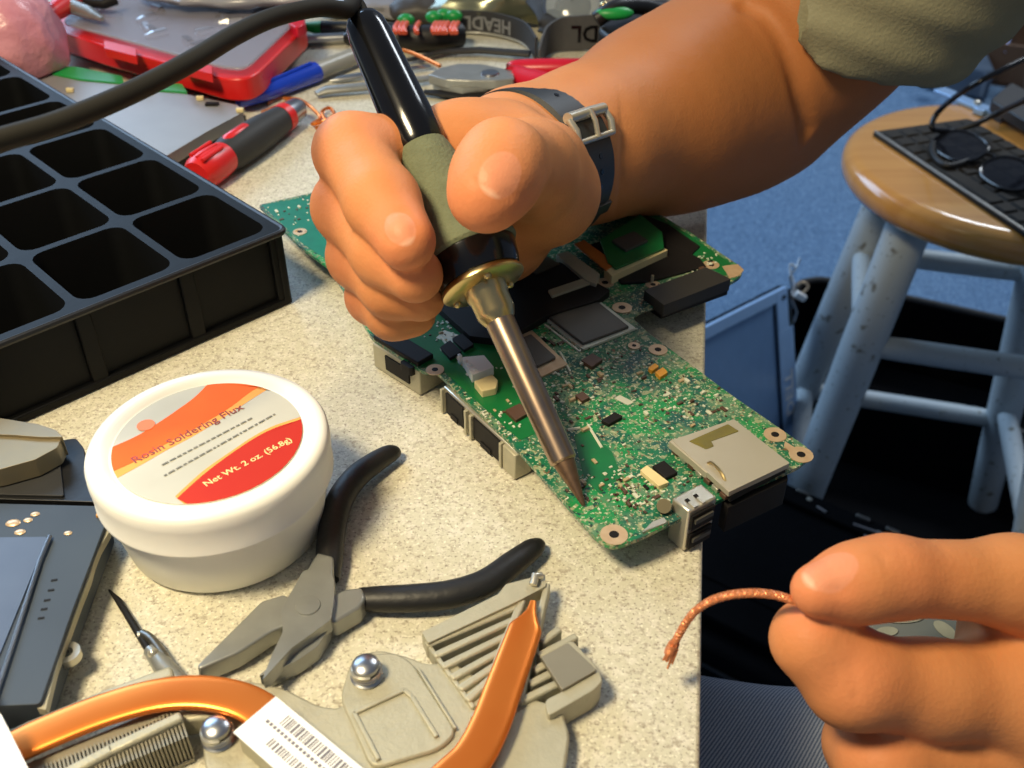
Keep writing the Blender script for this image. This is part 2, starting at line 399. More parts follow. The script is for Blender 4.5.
def denim_nodes(m):
    nt = m.node_tree; N = nt.nodes; L = nt.links; b = N['Principled BSDF']
    tc = N.new('ShaderNodeTexCoord'); mp = N.new('ShaderNodeMapping'); mp.inputs['Rotation'].default_value = (0, 0, 0.6)
    wv = N.new('ShaderNodeTexWave'); wv.inputs['Scale'].default_value = 260; wv.inputs['Distortion'].default_value = 1.2; wv.inputs['Detail Scale'].default_value = 4
    L.new(tc.outputs['Object'], mp.inputs['Vector']); L.new(mp.outputs[0], wv.inputs['Vector'])
    nz = N.new('ShaderNodeTexNoise'); nz.inputs['Scale'].default_value = 14; L.new(tc.outputs['Object'], nz.inputs['Vector'])
    mx = N.new('ShaderNodeMix'); mx.data_type = 'RGBA'; mx.inputs[6].default_value = (*rgb(98, 110, 132), 1); mx.inputs[7].default_value = (*rgb(172, 178, 190), 1)
    L.new(wv.outputs['Fac'], mx.inputs[0])
    m2 = N.new('ShaderNodeMix'); m2.data_type = 'RGBA'; m2.blend_type = 'MULTIPLY'; m2.inputs[0].default_value = 0.5
    L.new(mx.outputs[2], m2.inputs[6]); L.new(nz.outputs['Color'], m2.inputs[7]); L.new(mx.outputs[2], b.inputs['Base Color'])
    bp = N.new('ShaderNodeBump'); bp.inputs['Strength'].default_value = 0.4; bp.inputs['Distance'].default_value = 0.0006
    L.new(wv.outputs['Fac'], bp.inputs['Height']); L.new(bp.outputs['Normal'], b.inputs['Normal'])
denim_nodes(m_denim)
m_shirt = mat('olive_grey_cotton', rgb(140, 137, 112), 0.92, var=0.06, scale=80, spec=0.15, bump=0.25, bscale=700)
m_strap = mat('watch_rubber', rgb(34, 38, 42), 0.42, var=0.1)
m_skin = mat('skin', rgb(222, 150, 104), 0.6, sss=0.06, spec=0.22)
def skin_nodes(m):
    nt = m.node_tree; N = nt.nodes; L = nt.links; b = N['Principled BSDF']
    tc = N.new('ShaderNodeTexCoord')
    nz = N.new('ShaderNodeTexNoise'); nz.inputs['Scale'].default_value = 45; nz.inputs['Detail'].default_value = 4; L.new(tc.outputs['Object'], nz.inputs['Vector'])
    mx = N.new('ShaderNodeMix'); mx.data_type = 'RGBA'; mx.inputs[6].default_value = (*rgb(214, 146, 94), 1); mx.inputs[7].default_value = (*rgb(194, 124, 76), 1)
    L.new(nz.outputs['Fac'], mx.inputs[0])
    prev = mx.outputs[2]
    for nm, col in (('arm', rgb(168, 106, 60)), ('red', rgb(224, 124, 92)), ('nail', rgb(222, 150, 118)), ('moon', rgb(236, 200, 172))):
        at = N.new('ShaderNodeAttribute'); at.attribute_name = nm
        fac = at.outputs['Fac']
        if nm in ('nail', 'moon'):
            m0 = N.new('ShaderNodeMapRange'); m0.inputs[1].default_value, m0.inputs[2].default_value = (0.46, 0.58) if nm == 'nail' else (0.86, 0.94); m0.inputs[4].default_value = 0.7; L.new(fac, m0.inputs[0]); fac = m0.outputs[0]
            if nm == 'nail': nfac = fac
            else: mm_ = N.new('ShaderNodeMath'); mm_.operation = 'MULTIPLY'; L.new(fac, mm_.inputs[0]); L.new(nfac, mm_.inputs[1]); fac = mm_.outputs[0]
        m2 = N.new('ShaderNodeMix'); m2.data_type = 'RGBA'; L.new(fac, m2.inputs[0]); L.new(prev, m2.inputs[6]); m2.inputs[7].default_value = (*col, 1); prev = m2.outputs[2]
        if nm == 'nail':
            mr = N.new('ShaderNodeMapRange'); mr.inputs[3].default_value = 0.55; mr.inputs[4].default_value = 0.44; L.new(fac, mr.inputs[0]); L.new(mr.outputs[0], b.inputs['Roughness'])
    L.new(prev, b.inputs['Base Color'])
    vo = N.new('ShaderNodeTexVoronoi'); vo.inputs['Scale'].default_value = 900; L.new(tc.outputs['Object'], vo.inputs['Vector'])
    n3 = N.new('ShaderNodeTexNoise'); n3.inputs['Scale'].default_value = 160; n3.inputs['Detail'].default_value = 5; L.new(tc.outputs['Object'], n3.inputs['Vector'])
    ad = N.new('ShaderNodeMath'); ad.operation = 'MULTIPLY_ADD'; ad.inputs[1].default_value = 0.25; L.new(vo.outputs['Distance'], ad.inputs[0]); L.new(n3.outputs['Fac'], ad.inputs[2])
    bp = N.new('ShaderNodeBump'); bp.inputs['Strength'].default_value = 0.25; bp.inputs['Distance'].default_value = 0.001
    L.new(ad.outputs[0], bp.inputs['Height']); L.new(bp.outputs['Normal'], b.inputs['Normal'])
skin_nodes(m_skin)
# ------------------------------------------------------------------ floor and work table
o = mk('floor', MB().box((0.6, 1.6, FLOOR - 0.02), (7.0, 7.0, 0.04)), m_carpet); o['kind'] = 'structure'
def edge_x(y): return 0.0455 + (y - 0.1374) * 0.162
t = thing('work_table', 'speckled grey laminate work table under the tools and circuit board', 'table', (-0.4, 0.5, FLOOR))
top = [(-1.1, -0.25), (edge_x(-0.25), -0.25), (edge_x(0.92), 0.92), (-1.1, 0.92)]
mk('table_top', MB().prism(top, -0.03, 0.0), m_table, t, bevel=0.0012)
for x, y in ((-1.04, -0.19), (edge_x(-0.19) - 0.3, -0.19), (edge_x(0.86) - 0.3, 0.86), (-1.04, 0.86)):
    mk('leg', MB().box((x, y, (FLOOR - 0.03) / 2), (0.05, 0.05, -FLOOR - 0.03)), m_steeld, t, bevel=0.003)
# ------------------------------------------------------------------ stool
def sc(p): return Vector((p[0] * 1.14, p[1] * 1.14, 0.22 + (p[2] - 0.22) * 1.14))
SEAT = Vector((0.46, 0.85, -0.168)); SR = 0.152
st = thing('wooden_stool', 'round varnished wooden stool seat on worn pale painted legs, keyboard on top', 'stool', (SEAT.x, SEAT.y, FLOOR + 0.006))
prof = [(0.001, -0.030), (SR - 0.016, -0.030), (SR - 0.006, -0.027), (SR - 0.001, -0.020), (SR, -0.013), (SR - 0.002, -0.006), (SR - 0.008, -0.001), (SR - 0.015, 0.0), (0.001, 0.0)]
mk('seat', MB().lathe(prof, SEAT, (0, 0, 1), seg=72), m_wood, st, smooth=True)
lc = Vector((0.457, 0.873, 0))
T1, B1 = sc((.3217, .7202, -.15)), sc((.2500, .6791, -.6038)); T2, B2 = sc((.3555, .8452, -.15)), sc((.3143, .9169, -.6038)); T3, B3 = sc((.4805, .8114, -.15)), sc((.5522, .8526, -.6038))
B1.z = B2.z = B3.z = FLOOR + 0.006
T4 = Vector((2 * lc.x - T2.x, 2 * lc.y - T2.y, T2.z)); B4 = Vector((2 * lc.x - B2.x, 2 * lc.y - B2.y, B2.z))
legs = [(T1, B1), (T2, B2), (T3, B3), (T4, B4)]
for a, b in legs:
    u = (a - b).normalized(); top_ = a + u * 0.012
    L_ = (top_ - b).length
    mk('leg', MB().lathe([(0.016, 0.0), (0.0185, 0.004), (0.0195, 0.2 * L_), (0.0205, 0.7 * L_), (0.0205, L_)], b, u, seg=28), m_legw, st, smooth=True)
def on_leg(k, py):
    a, b = legs[k]; best = min(range(400), key=lambda i: abs(project(a.lerp(b, i / 399))[1] - py)); return a.lerp(b, best / 399)
def on_leg_z(k, z):
    a, b = legs[k]; return a.lerp(b, (a.z - z) / (a.z - b.z))
def rung(k1, k2, z, r=0.0115):
    a, b = on_leg_z(k1, z), on_leg_z(k2, z); u = (b - a).normalized(); n = 9
    pts = [a.lerp(b, i / n) for i in range(n + 1)]
    mk('rung', MB().tube(pts, [r * 0.86, r * 0.95] + [r] * (n - 3) + [r * 0.95, r * 0.86], seg=18), m_legw, st, smooth=True)
zu = on_leg(1, 252).z; zl = on_leg(1, 385).z; zf = on_leg(0, 345).z; zb = on_leg(2, 420).z
rung(0, 1, zu); rung(0, 1, zl); rung(0, 3, zf); rung(1, 2, zb); rung(1, 2, zu); rung(2, 3, zb + 0.02); rung(2, 3, zu)
# laptop keyboard lying on the stool
kz = SEAT.z
A = P(872, 131, kz + 0.004); B_ = P(1024, 232, kz + 0.004); ux = (B_ - A); ux.z = 0; ux.normalize()
up2 = P(960, 122, kz + 0.004) - A; up2.z = 0
uy = Vector((-ux.y, ux.x, 0)) if Vector((-ux.y, ux.x, 0)).dot(up2) > 0 else Vector((ux.y, -ux.x, 0))
KM = Matrix(((ux.x, uy.x, 0, A.x), (ux.y, uy.y, 0, A.y), (0, 0, 1, kz), (0, 0, 0, 1)))
kb = thing('laptop_keyboard', 'loose black laptop keyboard lying across the stool seat', 'keyboard', A * 1.0 - Vector((0, 0, 0.004)))
mk('base_plate', MB(KM).prism(rrect(0.14, 0.055, 0.28, 0.11, 0.004), 0.0002, 0.0035), m_keys, kb, bevel=0.0008)
mk('front_edge', MB(KM).box((0.14, 0.0022, 0.0042), (0.276, 0.003, 0.0016)), m_steeld, kb, bevel=0.0004)
for r in range(6):
    kx = 0.006
    for c_ in range(15):
        w = 0.0176
        if r == 0 and 3 < c_ < 9:
            if c_ > 4: continue
            w = 0.0176 * 5
        kw = w if kx + w < 0.276 else 0.276 - kx
        if kw > 0.006: mk('key', MB(KM).prism(rrect(kx + kw / 2, 0.0135 + r * 0.0172, kw - 0.0016, 0.0152, 0.002, 2), 0.0033, 0.0056, rrect(kx + kw / 2, 0.014 + r * 0.0172, kw - 0.0044, 0.0124, 0.002, 2)), m_keys, kb)
        kx += w
# eyeglasses on the keyboard
kz2 = kz + 0.0075
L1 = P(960, 146, kz2 + 0.006); L2 = P(1014, 176, kz2 + 0.006)
gx = (L2 - L1); gx.z = 0; gx.normalize(); gy = Vector((0, 0, 1)).cross(gx)
eg = thing('eyeglasses', 'black-framed eyeglasses resting on the keyboard with arms up', 'glasses', (L1.x, L1.y, kz2))
tilt = (gy * 0.93 + Vector((0, 0, 0.36))).normalized()
def rimpts(c0, w, h, n=28):
    return [c0 + gx * (w * math.copysign(abs(math.cos(a)) ** 0.8, math.cos(a))) + tilt * (h * math.copysign(abs(math.sin(a)) ** 0.8, math.sin(a))) for a in [2 * math.pi * i / n for i in range(n)]]
fr = MB()
cents = [L1, L1 + gx * 0.062]
nrm = gx.cross(tilt).normalized()
for c0 in cents:
    pts = rimpts(c0, 0.026, 0.018); fr.tube(pts + [pts[0], pts[1]], 0.0017, seg=8)
fr.tube([cents[0] + gx * 0.026 + tilt * 0.006, cents[0] + gx * 0.031 + tilt * 0.009 - nrm * 0.001, cents[1] - gx * 0.026 + tilt * 0.006], 0.0018, seg=8)
mk('frame', fr, m_blackg, eg, smooth=True)
for c0 in cents:
    lm = MB(); pts = rimpts(c0, 0.0255, 0.0175); n = len(pts)
    lm.add([p + nrm * 0.0005 for p in pts] + [p - nrm * 0.0005 for p in pts], [tuple(range(n)), tuple(range(2 * n - 1, n - 1, -1))] + [(i, i + n, (i + 1) % n + n, (i + 1) % n) for i in range(n)])
    mk('lens', lm, m_lens, eg)
h1 = cents[0] - gx * 0.026 + tilt * 0.008
e1 = Q(1034, 55, 0.86); mk('temple', MB().tube(spline([h1, Q(932, 128, (h1 - CAM).dot(FW) - 0.005), Q(940, 110, (h1 - CAM).dot(FW) - 0.01), Q(975, 84, 0.86), e1], 6), 0.0026, seg=10), m_blackg, eg, smooth=True)
h2 = cents[1] + gx * 0.026 + tilt * 0.008
mk('temple', MB().tube(spline([h2, h2 + Vector((0.004, 0.012, 0.02)), h2 + Vector((0.02, 0.07, 0.05)), h2 + Vector((0.03, 0.12, 0.06))], 6), 0.0026, seg=10), m_blackg, eg, smooth=True)
# coiled black cable on the keyboard
cd = [Q(1030, 98, 0.86), P(1000, 112, kz + 0.03), P(975, 124, kz + 0.02), P(950, 132, kz + 0.011), P(934, 142, kz + 0.0085), P(934, 156, kz + 0.0085), P(948, 166, kz + 0.0085), P(970, 160, kz + 0.0085)]
tag(mk('black_cable', MB().tube(spline(cd, 8), 0.0028, seg=10), m_rubber, smooth=True), 'black cable curling over the keyboard beside the eyeglasses', 'cable')
# palm rest shell and bracket beyond keyboard
ps = thing('laptop_hinge_cover', 'flat black plastic laptop piece behind the eyeglasses on the stool', 'laptop part', P(1000, 128, kz))
pl = [P(985, 118, kz), P(1006, 100, kz), P(1060, 130, kz), P(1060, 160, kz), P(1020, 140, kz)]
mk('shell', MB().prism(rnd([(p.x, p.y) for p in pl], 0.006), kz + 0.008, kz + 0.019), m_black, ps, bevel=0.002)
mk('foot', MB().prism([(p.x, p.y) for p in [P(990, 118, kz), P(1004, 106, kz), P(1012, 110, kz), P(1000, 124, kz)]], kz + 0.0002, kz + 0.008), m_black, ps)
br = thing('metal_bracket', 'pale blue-lit metal bracket poking past the far stool edge', 'bracket', P(962, 100, kz))
a0, a1 = P(938, 92, kz), P(1000, 118, kz); bu = (a1 - a0); bu.z = 0; bl = bu.length; BM = frame(Vector((a0.x, a0.y, kz)), bu)
mk('plate', MB(BM).prism(rnd([(0, -0.008), (0.0, 0.008), (0.018, 0.009), (0.022, 0.006), (bl, 0.007), (bl, -0.008)], 0.001), 0.0002, 0.0045), m_lblue, br, bevel=0.0008)
mk('screw', MB().lathe([(0.001, 0), (0.004, 0), (0.004, 0.002), (0.002, 0.0035), (0.001, 0.0035)], BM @ Vector((bl * 0.62, 0, 0.0045)), (0, 0, 1), seg=16), m_tin, br, smooth=True)
mk('lug', MB(BM).box((bl * 0.8, -0.011, 0.0035), (0.012, 0.008, 0.006)), m_lblue, br, bevel=0.001)
# ------------------------------------------------------------------ open black case on the floor
cs = thing('carrying_case', 'open black carrying case on the blue carpet under the stool', 'case', (0.72, 1.2, FLOOR))
ka = P(835, 282, FLOOR + 0.13); kb_ = P(1015, 322, FLOOR + 0.13); kx = (kb_ - ka); kx.z = 0; kx.normalize(); ky = Vector((kx.y, -kx.x, 0))
if ky.y > 0: ky = -ky
ko = Vector((ka.x, ka.y, 0)) - kx * 0.05
def kp(a, b): v = ko + kx * a + ky * b; return (v.x, v.y)
cw, cdp = 0.62, 0.27
outl = [kp(*q) for q in rrect(cw / 2, cdp / 2, cw, cdp, 0.045, 6)]
mk('case_wall', MB().wallring(outl, 0.008, FLOOR, FLOOR + 0.13), m_case, cs, smooth=True, auto=30)
mk('case_bottom', MB().prism(outl, FLOOR, FLOOR + 0.006), m_case, cs)
ro = [Vector((x, y, FLOOR + 0.13)) for x, y in outl]; mk('rim_piping', MB().tube(ro + [ro[0], ro[1]], 0.0055, seg=10), m_dgrey, cs, smooth=True)
mk('zip_pull', MB().box(Vector((kp(0.40, -0.004)[0], kp(0.40, -0.004)[1], FLOOR + 0.128)), (0.010, 0.006, 0.03)), m_steeld, cs, bevel=0.001)
flap = [kp(-0.16, cdp), kp(cw, cdp), kp(cw, 0.72), kp(-0.30, 0.72), kp(-0.32, 0.40)]
mk('case_flap', MB().prism(rnd(flap, 0.05, 6), FLOOR, FLOOR + 0.006), m_case, cs)
# laptop display panel leaning in the case
dz0 = FLOOR + 0.055
BR = P(801, 497, dz0); TRp = P(790, 284, dz0 + 0.262); TLp = P(704, 326, dz0 + 0.262)
ey = (TRp - BR); H_ = ey.length; ey.normalize(); e1 = Vector((-ey.y, ey.x, 0)).normalized(); e1 = e1 if e1.x < 0 else -e1; e2 = ey.cross(e1)
def slope_(th):
    q = project(TRp + (e1 * math.cos(th) + e2 * math.sin(th)) * 0.1); p = project(TRp); return (q[1] - p[1]) / (p[0] - q[0])
th_ = min([i * 0.01 for i in range(-90, 91)], key=lambda a_: abs(slope_(a_) - 0.50)); ex = e1 * math.cos(th_) + e2 * math.sin(th_); print('display', th_, slope_(th_)); ez = ex.cross(ey)
if ez.y > 0: ez = -ez
TR = BR + ey * H_
DM = Matrix(((ex.x, ey.x, ez.x, BR.x), (ex.y, ey.y, ez.y, BR.y), (ex.z, ey.z, ez.z, BR.z), (0, 0, 0, 1)))
W_ = 0.225
dp = thing('laptop_display', 'bezelled laptop display panel standing on end beside the black case', 'laptop screen', (BR.x, BR.y, dz0))
mk('back_cover', MB(DM).prism(rrect(W_ / 2, H_ / 2, W_, H_, 0.008), -0.012, -0.004), m_case, dp, bevel=0.002)
bz = MB(DM)
bw_r, bw_t = 0.036, 0.014
bz.box((bw_r / 2, (H_ - 0.05) / 2, -0.001), (bw_r, H_ - 0.05, 0.006)); bz.box((bw_r / 2 + 0.005, H_ - 0.025, -0.001), (bw_r - 0.01, 0.05, 0.006))
bz.box((W_ / 2 + bw_r / 2, H_ - bw_t / 2, -0.001), (W_ - bw_r, bw_t, 0.006)); bz.box((W_ / 2 + bw_r / 2, bw_t / 2, -0.001), (W_ - bw_r, bw_t, 0.006)); bz.box((W_ - 0.006, H_ / 2, -0.001), (0.012, H_ - 2 * bw_t, 0.006))
mk('bezel', bz, m_bezel, dp, bevel=0.001)
mk('screen', MB(DM).box(((bw_r + W_ - 0.012) / 2, H_ / 2, -0.0025), (W_ - bw_r - 0.010, H_ - 2 * bw_t + 0.002, 0.003)), m_screen, dp)
mk('screen_trim', MB(DM).box((bw_r + 0.0035, H_ / 2, 0.0004), (0.0012, H_ - 2 * bw_t, 0.002)), m_blackg, dp)
mk('latch_slot', MB(DM).box((bw_r * 0.55, H_ - 0.011, 0.0022), (0.010, 0.005, 0.0008)), m_blackg, dp)
mk('hinge_notch', MB(DM).box((0.004, H_ - 0.028, -0.001), (0.007, 0.045, 0.005)), m_blackg, dp)
def text_frame(o, xd, yd):
    xd = Vector(xd).normalized(); yd = Vector(yd); yd = (yd - xd * yd.dot(xd)).normalized(); zd = xd.cross(yd)
    return Matrix(((xd.x, yd.x, zd.x, o[0]), (xd.y, yd.y, zd.y, o[1]), (xd.z, yd.z, zd.z, o[2]), (0, 0, 0, 1)))
mk('bezel_lettering', text_mb('DELL', 0.026, text_frame(DM @ Vector((bw_r * 0.5, H_ * 0.53, 0.0026)), ey, ez.cross(ey)), bold=0.0006), mat('bezel_lettering', rgb(244, 248, 252), 0.4), dp)
# stray wires at its top corner
w = thing('loose_wires', 'tangle of thin loose wires at the top corner of the laptop display', 'wires', TR)
dt = (TR - CAM).dot(FW) + 0.01
for pts, r, m in (([(792, 290), (790, 276), (796, 268), (800, 258)], 0.0013, m_steel), ([(796, 268), (791, 264), (790, 271), (794, 285), (791, 296)], 0.0012, m_label), ([(797, 285), (803, 282), (808, 287), (799, 296)], 0.0016, m_pad)):
    mk('wire', MB().tube(spline([Q(x, y, dt) for x, y in pts], 6), r, seg=8), m, w, smooth=True)
mk('connector', MB().box(Q(800, 296, dt), (0.014, 0.008, 0.008), Matrix.Rotation(0.5, 3, 'Y')), m_label, w, bevel=0.001)
mk('hook', MB().tube([Q(792, 300, dt), Q(797, 312, dt), Q(794, 322, dt)], 0.0012, seg=8), m_steel, w, smooth=True)
# laptop base lying on the case flap
bgz = -0.505
bq = [P(797, 478, bgz), P(935, 534, bgz)]; bgx = (bq[1] - bq[0]); bgx.z = 0; bgx.normalize(); bgy = Vector((bgx.y, -bgx.x, 0)); bgy = bgy if bgy.y < 0 else -bgy
BGM = Matrix(((bgx.x, bgy.x, 0, bq[0].x), (bgx.y, bgy.y, 0, bq[0].y), (0, 0, 1, 0), (0, 0, 0, 1)))
lbg = thing('laptop_bag', 'upright black laptop bag on the carpet beside the table', 'bag', BGM @ Vector((0.05, 0.1, FLOOR + 0.0065)))
mk('bag_body', MB(BGM).prism(rrect(0.01, 0.155, 0.33, 0.21, 0.03, 6), FLOOR + 0.0065, bgz - 0.001), m_case, lbg, bevel=0.008, bseg=3)
mk('zip', MB(BGM).tube([(x, y, bgz - 0.02) for x, y in rrect(0.01, 0.155, 0.334, 0.214, 0.032, 6)] + [(x, y, bgz - 0.02) for x, y in rrect(0.01, 0.155, 0.334, 0.214, 0.032, 6)[:1]], 0.002, seg=6), m_dgrey, lbg)
lz = bgz
la = P(800, 477, lz + 0.020); lb = P(962, 545, lz + 0.020); lx = (lb - la); lx.z = 0; lx.normalize(); ly = Vector((lx.y, -lx.x, 0))
if ly.y > 0: ly = -ly
LM = Matrix(((lx.x, ly.x, 0, la.x), (lx.y, ly.y, 0, la.y), (0, 0, 1, lz), (0, 0, 0, 1)))
lb_ = thing('stripped_laptop', 'stripped black laptop base lying on top of the upright bag', 'laptop', (la.x, la.y, lz))
mk('shell', MB(LM).prism(rrect(0.06, 0.116, 0.25, 0.20, 0.012), 0, 0.012), m_case, lb_, bevel=0.002)
mk('rear_rail', MB(LM).box((0.062, 0.028, 0.0155), (0.24, 0.022, 0.008)), m_case, lb_, bevel=0.0015)
mk('keyboard_well', MB(LM).box((0.06, 0.11, 0.0125), (0.21, 0.13, 0.002)), m_case, lb_)
for x0 in (0.012, 0.075, 0.105): mk('hinge', MB(LM).box((x0, 0.021, 0.0205), (0.014, 0.004, 0.004)), m_steeld, lb_, bevel=0.001)
for (x0, y0, x1, y1) in ((0.10, 0.03, 0.16, 0.022), (0.12, 0.045, 0.165, 0.055), (0.045, 0.026, 0.06, 0.03)):
    mk('cable_clip', MB(LM).tube([(x0 * .7, y0 * .6 + .016, 0.0202), (x1 * .7, y1 * .6 + .016, 0.0202)], 0.0012, seg=8), m_steel, lb_)
for x0, y0 in ((0.03, 0.012), (0.135, 0.02), (0.21, 0.015), (0.14, 0.036), (0.25, 0.016)):
    mk('screw', MB(LM).lathe([(0.0001, 0), (0.0028, 0), (0.0028, 0.001), (0.0001, 0.0016)], (x0 * .7, y0 * .7 + .017, 0.0192), (0, 0, 1), seg=12), m_tin, lb_, smooth=True)
# ------------------------------------------------------------------ brown box at the far right of the floor
bx = thing('brown_wooden_box', 'open brown box on the carpet behind the sleeve at upper right', 'box', (1.1, 2.45, FLOOR))
b0 = P(862, 66, FLOOR); b1 = P(1040, 92, FLOOR); bxv = (b1 - b0); bxv.z = 0; BL = bxv.length; bxv.normalize(); byv = Vector((-bxv.y, bxv.x, 0))
def bp(a, b): v = b0 + bxv * a + byv * b; return (v.x, v.y)
bo = [bp(-0.15, 0), bp(BL + 0.25, 0), bp(BL + 0.25, 0.34), bp(-0.15, 0.34)]
mk('box_wall', MB().wallring(bo, 0.012, FLOOR, FLOOR + 0.105), m_cardb, bx)
mk('box_bottom', MB().prism(bo, FLOOR, FLOOR + 0.01), m_cardb, bx)
pc = P(1006, 60, FLOOR + 0.1)
mk('end_post', MB().box((pc.x + 0.06, pc.y, FLOOR + 0.2), (0.05, 0.03, 0.4), Matrix.Rotation(-0.2, 3, 'Y')), m_cardb, bx, bevel=0.002)
cp = [P(930, 46, FLOOR + 0.11), P(1000, 62, FLOOR + 0.11), P(985, 30, FLOOR + 0.11), P(940, 28, FLOOR + 0.11)]
tag(mk('folded_cloth', MB().prism(rnd([(p.x, p.y) for p in cp], 0.03), FLOOR + 0.0105, FLOOR + 0.085), m_cloth, bevel=0.012, bseg=3), 'blue-grey folded cloth inside the brown box', 'cloth')
pp = [P(972, 34, FLOOR + 0.1), P(1007, 47, FLOOR + 0.1), P(1024, 4, FLOOR + 0.1), P(1016, -10, FLOOR + 0.1)]
pz = FLOOR + 0.0855
tag(mk('paper_sheet', MB().prism([(p.x, p.y) for p in pp], pz, pz + 0.003), m_paper, bevel=0.0008), 'lilac-white sheet of paper on the cloth in the brown box', 'paper')
pt = [P(930, 59, FLOOR + 0.105), P(942, 64, FLOOR + 0.105), P(950, 60, FLOOR + 0.105), P(936, 54, FLOOR + 0.105)]
tag(mk('white_scrap', MB().prism([(p.x, p.y) for p in pt], FLOOR + 0.1055, FLOOR + 0.112), m_label, bevel=0.001), 'small pale scrap on the rim of the brown box', 'scrap')
# ------------------------------------------------------------------ flux jar
jz = 0.0348
jc = P(208, 437, jz); JC = Vector((jc.x, jc.y, 0))
jar = thing('solder_flux_jar', 'round white plastic tub of soldering flux with orange and red label', 'jar', JC)
mk('tub', MB().lathe([(0.0005, 0.0003), (0.0280, 0.0003), (0.0294, 0.0018), (0.0312, 0.012), (0.0320, 0.0235), (0.001, 0.0225)], JC, (0, 0, 1), seg=96), m_white, jar, smooth=True)
mk('lid', MB().lathe([(0.0305, 0.0205), (0.0338, 0.0205), (0.0343, 0.0210), (0.0343, 0.0220), (0.0340, 0.0225), (0.0344, 0.0300), (0.0342, 0.0330), (0.0334, 0.0344), (0.0318, 0.0348), (0.0284, 0.0346), (0.0278, 0.0338), (0.0272, 0.0336), (0.0005, 0.0336)], JC, (0, 0, 1), seg=96), m_white, jar, smooth=True, auto=50)
RL = 0.0268; lz0 = 0.0337
lab = mk('label', MB().lathe([(0.0005, 0), (RL, 0), (RL, 0.0002), (0.0005, 0.0002)], JC + Vector((0, 0, lz0)), (0, 0, 1), seg=96), m_silverp, jar)
def LP(cx, cy): p = P(100 + cx / 4.655, 365 + cy / 4.655, lz0); return (p.x, p.y)
def clip(pts, r):
    out = []
    for x, y in pts:
        v = Vector((x - JC.x, y - JC.y)); 
        if v.length > r: v = v.normalized() * r
        out.append((JC.x + v.x, JC.y + v.y))
    return out
def arc_close(curve, r, inside):
    """curve whose ends lie on the disc rim, closed along the rim on the side of point inside"""
    curve = clip(curve, r); a0 = math.atan2(curve[-1][1] - JC.y, curve[-1][0] - JC.x); a1 = math.atan2(curve[0][1] - JC.y, curve[0][0] - JC.x)
    ai = math.atan2(inside[1] - JC.y, inside[0] - JC.x); d = (a1 - a0) % (2 * math.pi)
    if (ai - a0) % (2 * math.pi) > d: d -= 2 * math.pi
    return curve + [(JC.x + r * math.cos(a0 + d * i / 16), JC.y + r * math.sin(a0 + d * i / 16)) for i in range(1, 16)]
def smooth_curve(raw, n=6): return [(p.x, p.y) for p in spline([Vector((*LP(*q), 0)) for q in raw], n)]
r2 = RL - 0.0001
up_c = smooth_curve([(20, 400), (100, 368), (190, 325), (290, 262), (380, 200), (440, 155), (490, 105), (545, 30)])
lo_c = smooth_curve([(820, 60), (700, 130), (600, 205), (440, 300), (300, 375), (200, 435), (60, 500)])
lo_y = smooth_curve([(860, 70), (740, 140), (620, 218), (450, 325), (300, 405), (215, 455), (80, 530)])
def band(u, l):
    pts = clip(u, r2); q = clip(l, r2); a0 = math.atan2(pts[-1][1] - JC.y, pts[-1][0] - JC.x); a1 = math.atan2(q[0][1] - JC.y, q[0][0] - JC.x)
    d = (a1 - a0 + math.pi) % (2 * math.pi) - math.pi
    e0 = math.atan2(q[-1][1] - JC.y, q[-1][0] - JC.x); e1 = math.atan2(pts[0][1] - JC.y, pts[0][0] - JC.x); de = (e1 - e0 + math.pi) % (2 * math.pi) - math.pi
    return pts + [(JC.x + r2 * math.cos(a0 + d * i / 8), JC.y + r2 * math.sin(a0 + d * i / 8)) for i in range(1, 8)] + q + [(JC.x + r2 * math.cos(e0 + de * i / 8), JC.y + r2 * math.sin(e0 + de * i / 8)) for i in range(1, 8)]
mk('yellow_band', MB().prism(band(up_c, lo_y), lz0 + 0.0002, lz0 + 0.00028), m_yellowp, jar)
mk('orange_band', MB().prism(band(up_c, lo_c), lz0 + 0.00028, lz0 + 0.00036), m_orange, jar)
redc = smooth_curve([(360, 625), (430, 560), (500, 500), (600, 425), (720, 345), (820, 295), (960, 250)])
mk('yellow_rim_band', MB().prism(arc_close(smooth_curve([(350, 615), (425, 545), (495, 485), (600, 412), (720, 332), (820, 282), (960, 238)]), r2, LP(800, 560)), lz0 + 0.0002, lz0 + 0.00028), m_yellowp, jar)
mk('red_band', MB().prism(arc_close(redc, r2, LP(800, 560)), lz0 + 0.00028, lz0 + 0.00036), m_redp, jar)
tz = lz0 + 0.00038
def jar_text(s, ca, cb, size, m, nm):
    a = Vector((*LP(*ca), tz)); b = Vector((*LP(*cb), tz)); mb = text_mb(s, size, text_frame((a + b) / 2, b - a, Vector((0, 0, 1)).cross(b - a)), 0.00006, bold=0.00004 if size > .003 else 0)
    mk(nm, mb, m, jar)
jar_text('Rosin Soldering Flux', (170, 445), (645, 205), 0.0043, m_ink if False else mat('dark_red_ink', rgb(140, 50, 20), 0.5), 'title_lettering')
jar_text('Net Wt. 2 oz. (56.8g)', (530, 540), (850, 370), 0.0032, m_paley, 'weight_lettering')
rg = MB(); cc = Vector((*LP(215, 285), tz)); 
rg.lathe([(0.0001, 0), (0.0026, 0), (0.0026, 0.0001), (0.0001, 0.0001)], cc, (0, 0, 1), seg=24); mk('round_emblem', rg, mat('orange_emblem', rgb(244, 130, 62), 0.5), jar)
